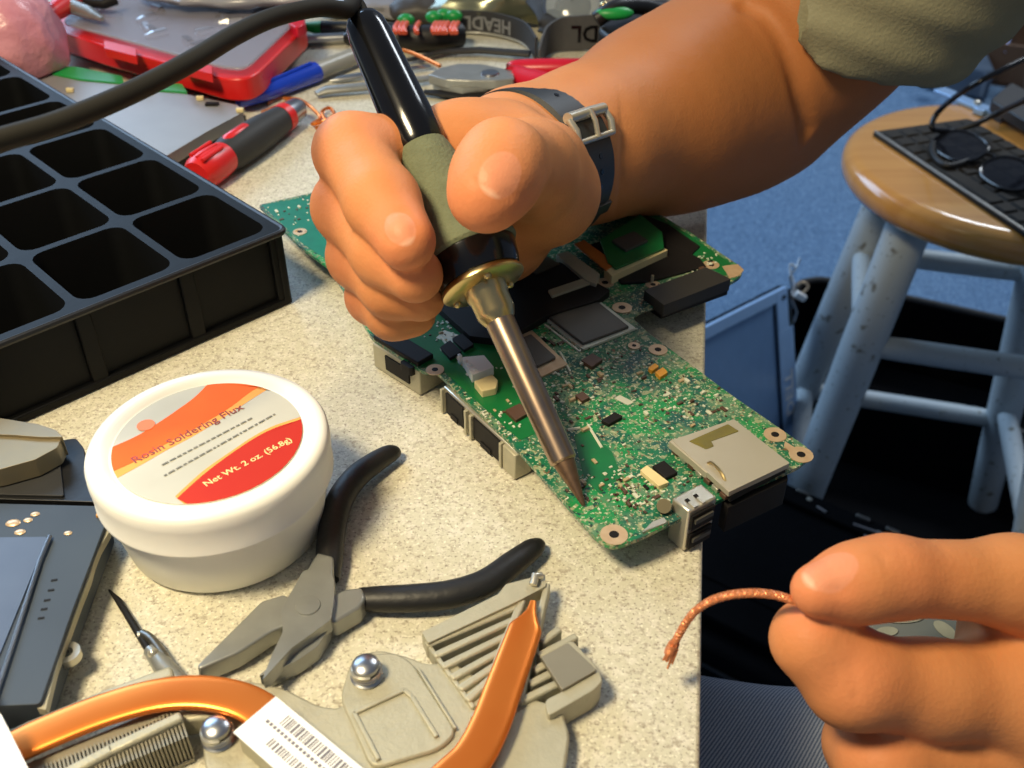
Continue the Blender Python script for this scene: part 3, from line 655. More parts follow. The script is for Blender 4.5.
for k, (a, b) in enumerate((((290, 470), (700, 255)), ((300, 520), (810, 235)))):
    a = Vector((*LP(*a), tz)); b = Vector((*LP(*b), tz)); mb = MB(text_frame((a + b) / 2, b - a, Vector((0, 0, 1)).cross(b - a))); L_ = (b - a).length; x = -L_ / 2; rr = random.Random(k)
    while x < L_ / 2:
        w = rr.uniform(0.0006, 0.0022); mb.box((x + w / 2, 0, 0), (w, 0.0006, 0.00006)); x += w + 0.0005
    mk('fine_print', mb, mat('fine_print_ink', rgb(120, 118, 106), 0.6), jar)
# ------------------------------------------------------------------ needle nose pliers
PZ = 0.0065
pv = P(298, 612, PZ); pl = thing('needle_nose_pliers', 'small needle-nose pliers with black dipped handles, jaws open', 'pliers', (pv.x, pv.y, 0))
def pxy(x, y, z=PZ): p = P(x, y, z); return (p.x, p.y)
def outline(pts, z=PZ, r=0.0008): return rnd([pxy(x, y, z) for x, y in pts], r, 3)
# jaws: each a tapering solid
jawA = [(198, 672), (196, 668), (232, 632), (262, 604), (284, 597), (300, 606), (300, 622), (270, 634), (238, 655)]
jawB = [(258, 676), (272, 672), (298, 660), (318, 646), (330, 626), (328, 604), (312, 594), (296, 612), (290, 640), (268, 668)]
mk('jaw', MB().prism(outline(jawA, PZ), 0.0012, PZ + 0.0012, outline([(x + (2 if y > 630 else 0), y) for x, y in jawA], PZ)), m_tool, pl, bevel=0.0012, bseg=3)
mk('jaw', MB().prism(outline(jawB, PZ), 0.0010, PZ), m_tool, pl, bevel=0.0012, bseg=3)
pj = [(294, 588), (303, 571), (326, 569), (334, 578), (334, 600), (331, 620), (312, 634), (292, 648), (262, 681), (272, 655), (283, 632), (281, 612), (287, 599)]
mk('pivot_plate', MB().prism(outline(pj, PZ + 0.003), PZ - 0.0015, PZ + 0.0032), m_tool, pl, bevel=0.0008, bseg=3)
mk('rivet', MB().lathe([(0.0001, 0), (0.0035, 0), (0.0033, 0.0005), (0.0001, 0.0007)], P(308, 606, PZ + 0.0031), (0, 0, 1), seg=24), m_tool, pl, smooth=True)
tang = [(328, 600), (345, 592), (362, 590), (366, 600), (360, 610), (336, 624), (326, 624)]
mk('tang', MB().prism(outline(tang), 0.001, PZ + 0.0012), m_tool, pl, bevel=0.0008)
mk('tang', MB().prism(outline([(306, 576), (318, 556), (334, 560), (334, 584), (322, 588)]), 0.001, PZ + 0.0016), m_tool, pl, bevel=0.0008)
def handle(pix, rs):
    pts = [P(x, y, r + 0.0006) for (x, y), r in zip(pix, rs)]; sp = spline(pts, 6); rr = []
    for i in range(len(rs) - 1): rr += [rs[i] + (rs[i + 1] - rs[i]) * j / 6 for j in range(6)]
    rr.append(rs[-1]); 
    return MB().tube(sp, rr, seg=18, flat=(1.0, 0.85), upv=(0, 0, 1))
mk('handle', handle([(328, 580), (329, 560), (332, 530), (340, 500), (356, 477), (377, 461), (391, 453), (397, 452)], [0.0032, 0.0040, 0.0042, 0.0043, 0.0042, 0.0038, 0.0032, 0.0018]), m_rubber, pl, smooth=True, auto=60)
mk('handle', handle([(359, 599), (380, 599), (415, 598), (452, 594), (485, 583), (512, 564), (532, 549), (540, 543)], [0.0034, 0.0039, 0.0042, 0.0043, 0.0042, 0.0040, 0.0034, 0.0018]), m_rubber, pl, smooth=True, auto=60)
# ------------------------------------------------------------------ heat sink with copper heat pipe
hz = 0.006
hs = thing('laptop_heat_sink', 'cast aluminium laptop heat sink with flattened copper heat pipe', 'heat sink', (*pxy(420, 720, 0), 0))
plate = [(232, 700), (262, 682), (300, 684), (330, 690), (352, 688), (362, 668), (352, 652), (370, 650), (404, 650), (424, 672), (445, 667), (470, 668), (490, 700), (530, 662), (550, 700), (568, 706), (570, 735), (560, 790), (300, 810), (210, 760), (205, 720)]
plate = [(215, 690), (250, 680), (285, 688), (318, 705), (338, 708), (348, 700), (346, 672), (355, 655), (380, 649), (408, 656), (428, 664), (450, 660), (500, 690), (540, 700), (562, 708), (570, 735), (562, 790), (500, 830), (300, 830), (205, 770), (200, 720)]
mk('base_plate', MB().prism(outline(plate, hz, 0.002), 0.0022, hz), m_alu, hs, bevel=0.0008, bseg=3)
mk('raised_pad_frame', MB().prism(outline([(350, 668), (363, 657), (395, 655), (412, 664), (458, 735), (440, 752), (372, 772), (340, 700)], hz, 0.003), hz - 0.0004, hz + 0.0012), m_alu, hs, bevel=0.0006)
# recessed square is framed by four ridges
def ridge(pts, w, z0, z1, nm='ridge', m=None):
    mb = MB()
    for (a, b) in zip(pts[:-1], pts[1:]):
        A_ = Vector((*pxy(*a, z1), 0)); B_ = Vector((*pxy(*b, z1), 0)); M_ = frame(A_, B_ - A_); L = (B_ - A_).length
        mb2 = MB(M_); mb2.box((L / 2, 0, (z0 + z1) / 2), (L + w * 0.6, w, z1 - z0)); o_ = len(mb.v); mb.v += mb2.v; mb.f += [tuple(i + o_ for i in f) for f in mb2.f]; mb.mi += mb2.mi
    mk(nm, mb, m or m_alu, hs, bevel=w * 0.25)
ridge([(378, 758), (354, 712), (404, 689), (412, 696), (436, 735)], 0.0012, hz + 0.0010, hz + 0.0020)
ridge([(418, 668), (455, 727)], 0.0007, hz, hz + 0.0016)
# fan-shaped comb of slots
comb_up = [(423, 633), (541, 574), (546, 590), (543, 600)]
frame_ = [(423, 631), (533, 577), (546, 578), (547, 592), (520, 604), (429, 646)]
mk('comb_bar', MB().prism(outline([(422, 632), (498, 594), (506, 584), (545, 574), (546, 586), (520, 600), (428, 643)], 0.0085, 0.0004), 0.004, 0.0085), m_alu, hs, bevel=0.0005)
lefts = [(428, 643), (436, 654), (444, 665), (453, 676), (461, 687), (468, 698)]; rights = [(516, 606), (511, 620), (506, 635), (501, 650), (496, 664), (490, 678)]
for (a, b) in zip(lefts, rights):
    ridge([a, b], 0.0022, 0.002, 0.0075, 'comb_tooth')
ridge([(424, 634), (431, 648), (473, 706)], 0.0012, 0.002, 0.0070, 'comb_rim')
ridge([(522, 600), (500, 652), (482, 708), (474, 716)], 0.0022, 0.002, 0.0078, 'comb_rail')
ridge([(547, 584), (541, 610), (532, 650), (520, 700)], 0.0018, 0.002, 0.0078, 'comb_rail')
for a, b in (((543, 640), (558, 629)), ((540, 654), (575, 636)), ((536, 668), (562, 655)), ((531, 682), (566, 665)), ((524, 698), (582, 671))):
    ridge([a, b], 0.0022, 0.002, 0.0075, 'comb_tooth')
mk('side_foot', MB().prism(outline([(543, 656), (572, 640), (597, 667), (603, 680), (594, 690), (566, 706), (548, 716), (545, 700), (565, 690), (560, 678)], 0.0085, 0.0012), 0.0005, 0.0085), m_alu, hs, bevel=0.001)
mk('square_pad', MB().prism(outline([(541, 657), (568, 643), (597, 670), (562, 690)], 0.0095, 0.0006), 0.0080, 0.0096), m_alud, hs, bevel=0.0003)
mk('spring_clip', MB().tube([P(533, 585, 0.0095), P(535, 576, 0.0105), P(541, 576, 0.0095)], 0.0012, seg=10), m_tin, hs, smooth=True)
# copper pipes
def flatpipe(pix, w, z, nm='heat_pipe', hh=0.0016):
    sp = spline([P(x, y, z) for x, y in pix], 8); n = len(sp); ww = w if isinstance(w, list) else [w] * len(pix)
    rr = []
    for i in range(len(ww) - 1): rr += [ww[i] + (ww[i + 1] - ww[i]) * j / 8 for j in range(8)]
    rr.append(ww[-1])
    mb = MB(); vs = []; seg = 20
    for i, p in enumerate(sp):
        t_ = (sp[min(i + 1, n - 1)] - sp[max(i - 1, 0)]).normalized(); x = t_.cross(Vector((0, 0, 1))).normalized()
        for k in range(seg):
            a = 2 * math.pi * k / seg; ca, sa = math.cos(a), math.sin(a)
            vs.append(p + x * (rr[i] * math.copysign(abs(ca) ** 0.55, ca)) + Vector((0, 0, hh * math.copysign(abs(sa) ** 0.6, sa))))
    fs = [(i * seg + k, (i + 1) * seg + k, (i + 1) * seg + (k + 1) % seg, i * seg + (k + 1) % seg) for i in range(n - 1) for k in range(seg)] + [tuple(range(seg)), tuple(range((n - 1) * seg, n * seg))[::-1]]
    mb.add(vs, fs); mk(nm, mb, m_copper, hs, smooth=True, auto=70)
flatpipe([(400, 850), (440, 790), (472, 758), (490, 725), (503, 690), (516, 655), (525, 630), (528, 622), (531, 613), (533, 604)], [0.0050, 0.0050, 0.0050, 0.0049, 0.0048, 0.0047, 0.0045, 0.0030, 0.0014, 0.0009], 0.0095)
flatpipe([(-60, 790), (10, 750), (60, 727), (110, 708), (160, 695), (205, 693), (245, 702), (275, 722), (300, 745)], 0.0048, 0.0115, hh=0.0012)
ridge([(-40, 758), (30, 726), (100, 697), (168, 672)], 0.0040, 0.007, 0.0115, 'fin_rail')
ridge([(-20, 815), (50, 780), (110, 748), (178, 716)], 0.0028, 0.007, 0.0115, 'fin_rail')
ridge([(168, 684), (182, 688), (190, 700)], 0.003, 0.002, 0.0085, 'fin_rail')
ridge([(178, 716), (215, 712), (225, 704)], 0.003, 0.002, 0.0085, 'fin_rail')
fn = MB()
fA, fB = Vector((*pxy(-60, 824, 0.005), 0)), Vector((*pxy(182, 722, 0.005), 0)); n_ = 62
fd = (fB - fA).normalized(); fp_ = Vector((fd.y, -fd.x, 0)); fp_ = fp_ if fp_.y < 0 else -fp_
for i in range(n_):
    p = fA.lerp(fB, i / (n_ - 1)); q = p + fp_ * 0.004 + Vector((0, 0, 0.0052))
    fn.box(q, (0.0005, 0.009, 0.0095), Matrix.Rotation(math.atan2(fd.y, fd.x), 3, 'Z'))
q0 = fA.lerp(fB, 0.5) + fp_ * 0.004; fn.box(q0 + Vector((0, 0, 0.0008)), ((fB - fA).length, 0.010, 0.001), Matrix.Rotation(math.atan2(fd.y, fd.x), 3, 'Z'))
fn.box(q0 - fp_ * 0.006 + Vector((0, 0, 0.0045)), ((fB - fA).length, 0.003, 0.0085), Matrix.Rotation(math.atan2(fd.y, fd.x), 3, 'Z'))
mk('fin_stack', fn, m_alud, hs)
# spring screws
def spring_screw(x, y, z):
    c0 = P(x, y, z); s_ = mk('spring_screw', MB().lathe([(0.0001, -0.0005), (0.0040, -0.0005), (0.0042, 0.0004), (0.0030, 0.0012), (0.0030, 0.0034), (0.0034, 0.0036), (0.0034, 0.0048), (0.0024, 0.0056), (0.0001, 0.0057)], c0, (0, 0, 1), seg=24), m_steel, hs, smooth=True, label='bright steel spring screw')
    mk('spring', MB().tube([c0 + Vector((0.0036 * math.cos(a), 0.0036 * math.sin(a), 0.0008 + 0.0028 * a / 18)) for a in [i * 0.3 for i in range(60)]], 0.0004, seg=6), m_tin, s_, smooth=True)
spring_screw(367, 676, hz + 0.0014); spring_screw(219, 738, hz)
# bar code label
LB = [(276, 697), (237, 734), (330, 812), (420, 812), (366, 772)]
lb0 = P(276, 697, 0.0136); lbx = P(380, 783, 0.0136) - lb0; lbz = 0.0136; lbx.z = 0; lby = P(237, 734, 0.0136) - lb0; lby.z = 0; lx_ = lbx.normalized(); ly_ = Vector((-lx_.y, lx_.x, 0)); ly_ = ly_ if ly_.dot(lby) > 0 else -ly_
LBM = Matrix(((lx_.x, ly_.x, 0, lb0.x), (lx_.y, ly_.y, 0, lb0.y), (0, 0, 1, lbz), (0, 0, 0, 1)))
lw = 0.0128
bl_ = mk('bar_code_label', MB(LBM).prism([(0, 0), (0.045, 0), (0.045, lw), (0, lw)], 0, 0.0003), m_label, hs)
mk('label_backing', MB(LBM).prism([(0.001, 0.0005), (0.045, 0.0005), (0.045, lw - 0.0005), (0.001, lw - 0.0005)], -0.0078, -0.0001), m_alu, hs)
bc = MB(LBM); rr = random.Random(4); x = 0.0066
while x < 0.038:
    w = rr.choice((0.00025, 0.00045, 0.0007)); bc.box((x + w / 2, 0.0030, 0.00035), (w, 0.0030, 0.0001)); x += w + rr.choice((0.0003, 0.0005))
x = 0.0085
while x < 0.034:
    w = rr.choice((0.00025, 0.0004, 0.0006)); bc.box((x + w / 2, 0.0090, 0.00035), (w, 0.0022, 0.0001)); x += w + rr.choice((0.0004, 0.0006))
for k in range(22): bc.box((0.004 + k * 0.0013, 0.0058, 0.00035), (0.0008, 0.0008, 0.0001))
mk('bar_code', bc, mat('grey_ink', rgb(120, 116, 122), 0.6), bl_)
# ------------------------------------------------------------------ desk items: fine driver, drive, cutter, white corner
sd = thing('precision_screwdriver', 'thin black-tipped precision driver bit pointing at the flux tub', 'screwdriver', (*pxy(150, 640, 0), 0))
mk('blade', MB().tube([P(109, 590, 0.0008), P(118, 600, 0.0016), P(152, 655, 0.0022)], [0.0003, 0.0009, 0.0011], seg=10), m_chipd, sd, smooth=True)
mk('clasp', MB().tube(spline([P(142, 634, 0.0022), P(152, 640, 0.003), P(168, 662, 0.0033), P(178, 674, 0.0032), P(194, 690, 0.003)], 5), 0.0013, seg=10), m_steeld, sd, smooth=True)
mk('collar', MB().tube([P(138, 636, 0.0022), P(146, 634, 0.0022)], 0.0012, seg=10), m_tin, sd, smooth=True)
mk('shank', MB().tube([P(150, 650, 0.0025), P(165, 668, 0.003), P(184, 684, 0.003)], [0.0018, 0.0028, 0.0018], seg=12), m_tool, sd, smooth=True)
mk('ball_stop', MB().sphere(P(153, 653, 0.0045), 0.0014), m_tin, sd, smooth=True)
dz = 0.0125
dr = thing('laptop_drive', 'blue-grey metal laptop drive with notched side rail at left edge', 'drive', (*pxy(30, 600, 0), 0))
mk('body', MB().prism(outline([(-130, 500), (104, 506), (107, 520), (72, 612), (40, 704), (-130, 712)], dz, 0.0012), 0.003, dz), m_drive, dr, bevel=0.0008)
mk('window', MB().prism(outline([(-130, 540), (48, 538), (-18, 700), (-130, 700)], dz, 0.001), dz, dz + 0.0005), m_drive2, dr)
ridge_ = [(50, 536), (40, 560), (14, 640), (-6, 700)]
mk('guide_rail', MB().tube([P(x, y, dz + 0.001) for x, y in ridge_], 0.0006, seg=8), m_steel, dr)
mk('side_rail', MB().prism(outline([(96, 512), (110, 514), (108, 528), (98, 545), (92, 560), (88, 575), (78, 600), (54, 665), (44, 706), (34, 704), (44, 668), (70, 600)], dz, 0.0004), dz - 0.0040, dz - 0.0015), m_alu, dr, bevel=0.0004)
mk('foot_plate', MB().prism(outline([(-130, 560), (95, 560), (40, 700), (-130, 700)], 0.002, 0.001), 0.0003, 0.0035), m_chipd, dr)
for i, (x, y) in enumerate(((54, 580), (51, 590), (47, 600), (44, 609), (41, 618))): mk('engraved_mark', MB().box(P(x, y, dz + 0.0001), (0.0016, 0.0006, 0.0002), Matrix.Rotation(0.2, 3, 'Z')), m_chipd, dr)
for (x, y, r) in ((13, 523, 0.0016), (28, 520, 0.001), (35, 514, 0.001), (68, 533, 0.0009), (20, 532, 0.0012)): mk('solder_spot', MB().sphere(P(x, y, dz + 0.0001), r, 10, 6, (1.4, 1, 0.3)), m_pad, dr, smooth=True)
mk('corner_contact', MB().box(P(101, 514, dz + 0.0004), (0.0022, 0.0022, 0.001)), m_capy, dr)
s0 = mk('mounting_lug', MB().lathe([(0.0016, 0), (0.0034, 0), (0.0034, 0.0024), (0.0016, 0.0024), (0.0016, 0)], P(69, 658, 0.006), (0, 0, 1), seg=20, cap=False), m_tin, dr, smooth=True)
mk('lug_arm', MB().tube([P(55, 668, 0.006), P(63, 660, 0.0065)], 0.0012, seg=8), m_tin, dr)
bb = thing('black_plastic_box', 'low black plastic box between the tray and the drive', 'box', (*pxy(40, 470, 0), 0))
mk('body', MB().prism(outline([(-90, 442), (62, 440), (76, 438), (84, 448), (90, 490), (96, 502), (-90, 496)], 0.011, 0.0012), 0.0003, 0.011), m_black, bb, bevel=0.0012)
mk('cover_lip', MB().prism(outline([(-90, 462), (60, 462), (64, 496), (-90, 492)], 0.0118, 0.001), 0.011, 0.0119), m_dgrey, bb, bevel=0.0004)
m_jaw = mat('dull_jaw_steel', rgb(112, 110, 100), 0.45, 0.4, c2=rgb(150, 132, 92), scale=70)
cu = thing('cutting_pliers', 'steel pliers nose tip lying on the low black box at left edge', 'pliers', (*pxy(0, 445, 0.012), 0.012))
mk('upper_jaw', MB().prism(outline([(-60, 404), (0, 418), (38, 424), (56, 430), (63, 437), (40, 437), (14, 435), (-60, 432)], 0.020, 0.0006), 0.0125, 0.020), m_jaw, cu, bevel=0.0014, bseg=3)
mk('lower_jaw', MB().prism(outline([(-60, 436), (14, 438), (40, 438), (63, 439), (58, 450), (36, 462), (0, 472), (-60, 482)], 0.018, 0.0006), 0.0124, 0.019), m_jaw, cu, bevel=0.0016, bseg=3)
wc = thing('white_card', 'corner of a white card at the bottom left of the table', 'card', (*pxy(0, 750, 0.03), 0))
mk('card', MB().prism([pxy(-60, 640, 0.022), pxy(2, 716, 0.022), pxy(30, 772, 0.022), pxy(30, 860, 0.022), pxy(-90, 860, 0.022)], 0.0214, 0.022), m_label, wc)
mk('stand', MB().prism([pxy(-60, 660, 0.021), pxy(-20, 730, 0.021), pxy(0, 800, 0.021), pxy(-40, 850, 0.021), pxy(-90, 850, 0.021)], 0.0146, 0.0214), m_label, wc)
# ------------------------------------------------------------------ black cell tray
TH = 0.034
tc0 = P(286, 229, TH); tu = Vector((-0.715, -0.699, 0)).normalized(); tv = Vector((-0.699, 0.715, 0)).normalized()
TM = Matrix(((tu.x, tv.x, 0, tc0.x), (tu.y, tv.y, 0, tc0.y), (0, 0, 1, 0), (0, 0, 0, 1)))
pu, pvv, nu, nv = 0.0400, 0.0478, 4, 6
tr = thing('cell_tray', 'black plastic divided tray with deep square cells, left of the iron', 'tray', (tc0.x, tc0.y, 0))
mg = 0.003; Wt, Lt = nu * pu + mg * 2, nv * pvv + mg * 2
rimmb = MB(TM); wall = 0.0017
# rim top: strips between rounded cells, as one grid of quads cut by bmesh
bmr = bmesh.new()
def cell_rect(i, j): return rrect(mg + (i + .5) * pu, mg + (j + .5) * pvv, pu - wall * 2, pvv - wall * 2, 0.006, 4)
def rim_cell(i, j):
    """square annulus around one cell"""
    inner = cell_rect(i, j); x0, x1 = mg + i * pu, mg + (i + 1) * pu; y0, y1 = mg + j * pvv, mg + (j + 1) * pvv
    if i == 0: x0 -= mg
    if i == nu - 1: x1 += mg
    if j == 0: y0 -= mg
    if j == nv - 1: y1 += mg
    cx, cy = mg + (i + .5) * pu, mg + (j + .5) * pvv; out = []
    for (x, y) in inner:
        dx, dy = x - cx, y - cy; s_ = min(((x1 if dx > 0 else x0) - cx) / dx if abs(dx) > 1e-9 else 9e9, ((y1 if dy > 0 else y0) - cy) / dy if abs(dy) > 1e-9 else 9e9); out.append((cx + dx * s_, cy + dy * s_))
    # snap nearest to corners
    for X, Y in ((x0, y0), (x0, y1), (x1, y0), (x1, y1)):
        k = min(range(len(out)), key=lambda q: (out[q][0] - X) ** 2 + (out[q][1] - Y) ** 2); out[k] = (X, Y)
    n = len(inner); vs = [(x, y, TH) for x, y in inner] + [(x, y, TH) for x, y in out]
    rimmb.add(vs, [(i_, (i_ + 1) % n, n + (i_ + 1) % n, n + i_) for i_ in range(n)])
for i in range(nu):
    for j in range(nv): rim_cell(i, j)
mk('rim', rimmb, m_tray, tr)
edge_ = MB(TM); ol = [(x, y) for x, y in rnd([(0, 0), (Wt, 0), (Wt, Lt), (0, Lt)], 0.004, 4)]
eo = [TM @ Vector((x, y, TH - 0.0008)) for x, y in ol]; mk('rim_lip', MB().tube(eo + [eo[0], eo[1]], 0.0013, seg=8), m_black, tr, smooth=True)
for i in range(nu):
    for j in range(nv):
        inner = cell_rect(i, j); cx, cy = mg + (i + .5) * pu, mg + (j + .5) * pvv; n = len(inner)
        low = [(cx + (x - cx) * 0.86, cy + (y - cy) * 0.86) for x, y in inner]; vs = [(x, y, TH) for x, y in inner] + [(x, y, 0.0015) for x, y in low] + [(x, y, 0.0006) for x, y in [(cx + (x - cx) * 0.89, cy + (y - cy) * 0.89) for x, y in inner]] + [(cx + (x - cx) * 1.03, cy + (y - cy) * 1.03, TH - 0.0004) for x, y in inner]
        fs = [(k, n + k, n + (k + 1) % n, (k + 1) % n) for k in range(n)] + [tuple(range(n, 2 * n)), tuple(range(2 * n, 3 * n))[::-1]] + [(2 * n + k, 3 * n + k, 3 * n + (k + 1) % n, 2 * n + (k + 1) % n) for k in range(n)]
        mk('cell', MB(TM).add(vs, fs), m_tray, tr, smooth=True, auto=35)
sk = MB(TM)
for (a, b, nn, ax_) in (((0, 0), (Wt, 0), nu, 0), ((0, 0), (0, Lt), nv, 1), ((Wt, 0), (Wt, Lt), nv, 1), ((0, Lt), (Wt, Lt), nu, 0)):
    pch = pu if ax_ == 0 else pvv
    inw = {(0, 0): 1, (1, 0): 1}.get((ax_, 0)); 
    for k in range(nn + 1):
        s_ = mg + k * pch
        if ax_ == 0:
            y = a[1]; yy = y + (0.0012 if y == 0 else -0.0012); sk.box((min(max(s_, 0.004), Wt - 0.004), yy + (0.002 if y == 0 else -0.002), TH / 2), (0.006, 0.003, TH - 0.002))
        else:
            x = a[0]; xx = x + (0.0012 if x == 0 else -0.0012); sk.box((xx + (0.002 if x == 0 else -0.002), min(max(s_, 0.004), Lt - 0.004), TH / 2), (0.003, 0.006, TH - 0.002))
sk.wallring([(0.0035, 0.0035), (Wt - 0.0035, 0.0035), (Wt - 0.0035, Lt - 0.0035), (0.0035, Lt - 0.0035)], 0.0012, 0.0003, TH - 0.0005)
mk('skirt', sk, m_tray, tr, bevel=0.0008)
sk = MB(TM); sk.wallring([(0.0012, 0.0012), (Wt - 0.0012, 0.0012), (Wt - 0.0012, Lt - 0.0012), (0.0012, Lt - 0.0012)], 0.003, 0.0003, 0.0035); mk('foot_flange', sk, m_tray, tr, bevel=0.0006)
# ------------------------------------------------------------------ laptop motherboard
ZB = 0.0128
mbd = thing('laptop_motherboard', 'green laptop circuit board crowded with chips, being soldered at its corner', 'circuit board', (*pxy(560, 400, 0), 0))
bd = [(612, 548), (596, 538), (560, 497), (520, 452), (470, 403), (436, 371), (424, 372), (372, 338), (330, 268), (300, 246), (258, 205), (320, 191), (400, 178), (560, 176), (640, 203), (690, 232), (728, 258), (743, 268), (741, 276), (728, 284), (655, 306), (640, 311), (632, 318), (650, 334), (690, 364), (730, 394), (775, 425), (808, 448), (811, 456), (800, 466), (760, 484), (735, 492), (700, 510), (668, 524), (640, 538)]
bo_ = rnd([pxy(x, y, ZB) for x, y in bd], 0.0025, 3)
mk('board', MB().prism(bo_, ZB - 0.0014, ZB), m_pcb, mbd)
au = (P(600, 545, ZB) - P(440, 375, ZB)); au.z = 0; au.normalize(); av = Vector((-au.y, au.x, 0))
if P(650, 335, ZB).x * 0 + (P(700, 380, ZB) - P(560, 480, ZB)).dot(av) < 0: av = -av
BA = math.atan2(au.y, au.x); RB = Matrix.Rotation(BA, 3, 'Z')
def Pz(x, y, z=ZB): return P(x, y, z)
def quad(nm, pts, z0, z1, m, bev=0.0003, par=None, lab=None, r=0.0004): return mk(nm, MB().prism(outline(pts, z1, r), z0, z1), m, par or mbd, bevel=bev, label=lab)
# plain solder-mask areas, and a bluish reflection painted as teal
quad('mask_or_sheen_area', [(345, 300), (440, 300), (520, 365), (548, 405), (540, 432), (520, 440), (440, 368), (425, 367), (385, 342)], ZB, ZB + 0.00012, m_pcb2, 0, lab='plainer bright green area of the board')
quad('mask_or_sheen_area', [(574, 436), (586, 428), (612, 452), (622, 476), (600, 494), (584, 478)], ZB, ZB + 0.00012, m_pcb2, 0, lab='bright green bare patch by the iron tip')
quad('mask_or_sheen_area', [(262, 205), (320, 194), (332, 200), (336, 250), (333, 264), (302, 243)], ZB, ZB + 0.00012, m_pcb3, 0, lab='bluish reflection painted as a teal board area left of the hand')
quad('mask_or_sheen_area', [(640, 206), (688, 234), (726, 260), (738, 270), (724, 276), (690, 254), (640, 226), (600, 210)], ZB, ZB + 0.00012, m_pcb2, 0, lab='plain green strip along the far edge of the board')
# large chips
quad('chip', [(502, 344), (532, 330), (568, 364), (534, 380)], ZB, ZB + 0.0008, m_pad, 0.0001, lab='chip carrier under the iron barrel')
c1 = quad('processor_chip', [(545, 318), (596, 298), (636, 328), (583, 349)], ZB + 0.0001, ZB + 0.0010, m_capw, 0.0001)
quad('chip_cap', [(549, 317), (596, 300), (629, 326), (583, 343)], ZB + 0.0010, ZB + 0.0022, m_chip, 0.0003, par=c1)
quad('chip', [(506, 344), (531, 334), (556, 357), (530, 369)], ZB + 0.0008, ZB + 0.0018, m_chip, 0.0003)
for q, m_ in (([(581, 360), (592, 353), (603, 359), (592, 367)], m_chipb), ([(601, 420), (615, 412), (623, 416), (609, 424)], m_chipd), ([(652, 466), (664, 460), (678, 472), (666, 478)], m_chipd), ([(440, 347), (450, 340), (462, 351), (450, 358)], m_chipd), ([(452, 338), (462, 333), (474, 344), (464, 350)], m_chipd), ([(505, 410), (520, 403), (530, 412), (516, 420)], m_chipb), ([(575, 395), (583, 391), (590, 397), (582, 401)], m_chipb)):
    quad('chip', q, ZB, ZB + 0.0014, m_, 0.0002)
quad('ferrite_block', [(640, 470), (647, 465), (669, 482), (659, 486)], ZB, ZB + 0.0016, m_cream, 0.0003)
for q in ([(648, 368), (655, 363), (659, 366), (652, 371)], [(655, 372), (663, 367), (668, 372), (660, 377)]): quad('tantalum_capacitor', q, ZB, ZB + 0.0014, m_capy, 0.0003)
for q in ([(444, 330), (462, 336), (452, 343), (436, 338)], [(620, 395), (634, 402), (628, 405), (614, 398)]): quad('pad_row', q, ZB, ZB + 0.0002, m_capw, 0)
for a, b in (((588, 425), (602, 448)), ((568, 430), (580, 428)), ((560, 352), (570, 372)), ((440, 336), (478, 384)), ((545, 325), (580, 352))): 
    mk('solder_trace', MB().tube([Pz(*a, ZB + .0001), Pz(*b, ZB + .0001)], 0.0005, seg=6), m_capw, mbd)
# white socket with its cream plug
ws = quad('white_connector', [(462, 357), (484, 355), (494, 367), (472, 375)], ZB, ZB + 0.0034, m_label, 0.0005)
for k in range(4):
    p = P(460 + k * 5, 359 + k * 4.5, ZB + 0.002); mk('socket_ridge', MB().box(p, (0.0018, 0.0012, 0.0038), RB), m_label, ws, bevel=0.0003)
quad('cream_plug', [(474, 381), (492, 374), (498, 380), (496, 388), (482, 391)], ZB, ZB + 0.003, m_cream, 0.0006)
# mounting holes
def hole(x, y, rx, ang=0):
    p = P(x, y, ZB + 0.0001); r = mk('mounting_pad', MB().lathe([(rx * 0.34, 0), (rx, 0), (rx, 0.00025), (rx * 0.34, 0.00025), (rx * .34, 0)], p, (0, 0, 1), seg=28, cap=False), m_pad, mbd)
    mk('screw_hole', MB().lathe([(0.0001, 0), (rx * 0.36, 0), (rx * 0.36, 0.0003), (0.0001, 0.0003)], p, (0, 0, 1), seg=20), m_chipd, r)
for x, y, r in ((614, 535, .0040), (775, 435, .0036), (801, 455, .0038), (622, 308, .0038), (658, 350, .0034), (605, 283, .0036), (653, 285, .0030), (711, 265, .0034), (435, 370, .0032), (634, 346, .0022), (300, 232, .0030), (672, 246, .0026)): hole(x, y, r)
quad('edge_pad', [(722, 266), (738, 264), (744, 270), (738, 276), (730, 278)], ZB, ZB + 0.0003, m_pad, 0)
quad('edge_pad', [(642, 532), (652, 522), (664, 517), (667, 522)], ZB, ZB + 0.0009, m_tin, 0.0002)
quad('edge_pad', [(785, 441), (797, 449), (790, 451), (784, 446)], ZB, ZB + 0.0003, m_pad, 0)
# memory-card slot
sl = quad('card_slot', [(672, 440), (734, 419), (790, 463), (729, 492)], ZB + 0.0022, ZB + 0.0042, m_card, 0.0003, lab='flat silver memory-card slot')
quad('slot_base', [(674, 446), (735, 424), (787, 466), (731, 496)], ZB - 0.0002, ZB + 0.0024, m_chipd, 0.0001, par=sl)
quad('tape_window', [(689, 441), (728, 424), (739, 431), (711, 441), (714, 446), (706, 449)], ZB + 0.0042, ZB + 0.0044, m_kapton, 0, par=sl)
quad('slot_lip', [(669, 441), (676, 438), (713, 470), (707, 473)], ZB + 0.0012, ZB + 0.0040, m_card, 0.0002, par=sl)
for k in range(7): mk('spring_contact', MB().box(P(676 + k * 8, 452 + k * 7.2, ZB + 0.001), (0.0026, 0.0016, 0.0016), RB), m_tin if k % 2 else m_chipb, sl, bevel=0.0002)
mk('wire_spring', MB().tube(spline([P(705, 466, ZB + .003), P(712, 463, ZB + .005), P(722, 474, ZB + .005), P(727, 486, ZB + .003)], 5), 0.0005, seg=6), m_gold, sl, smooth=True)
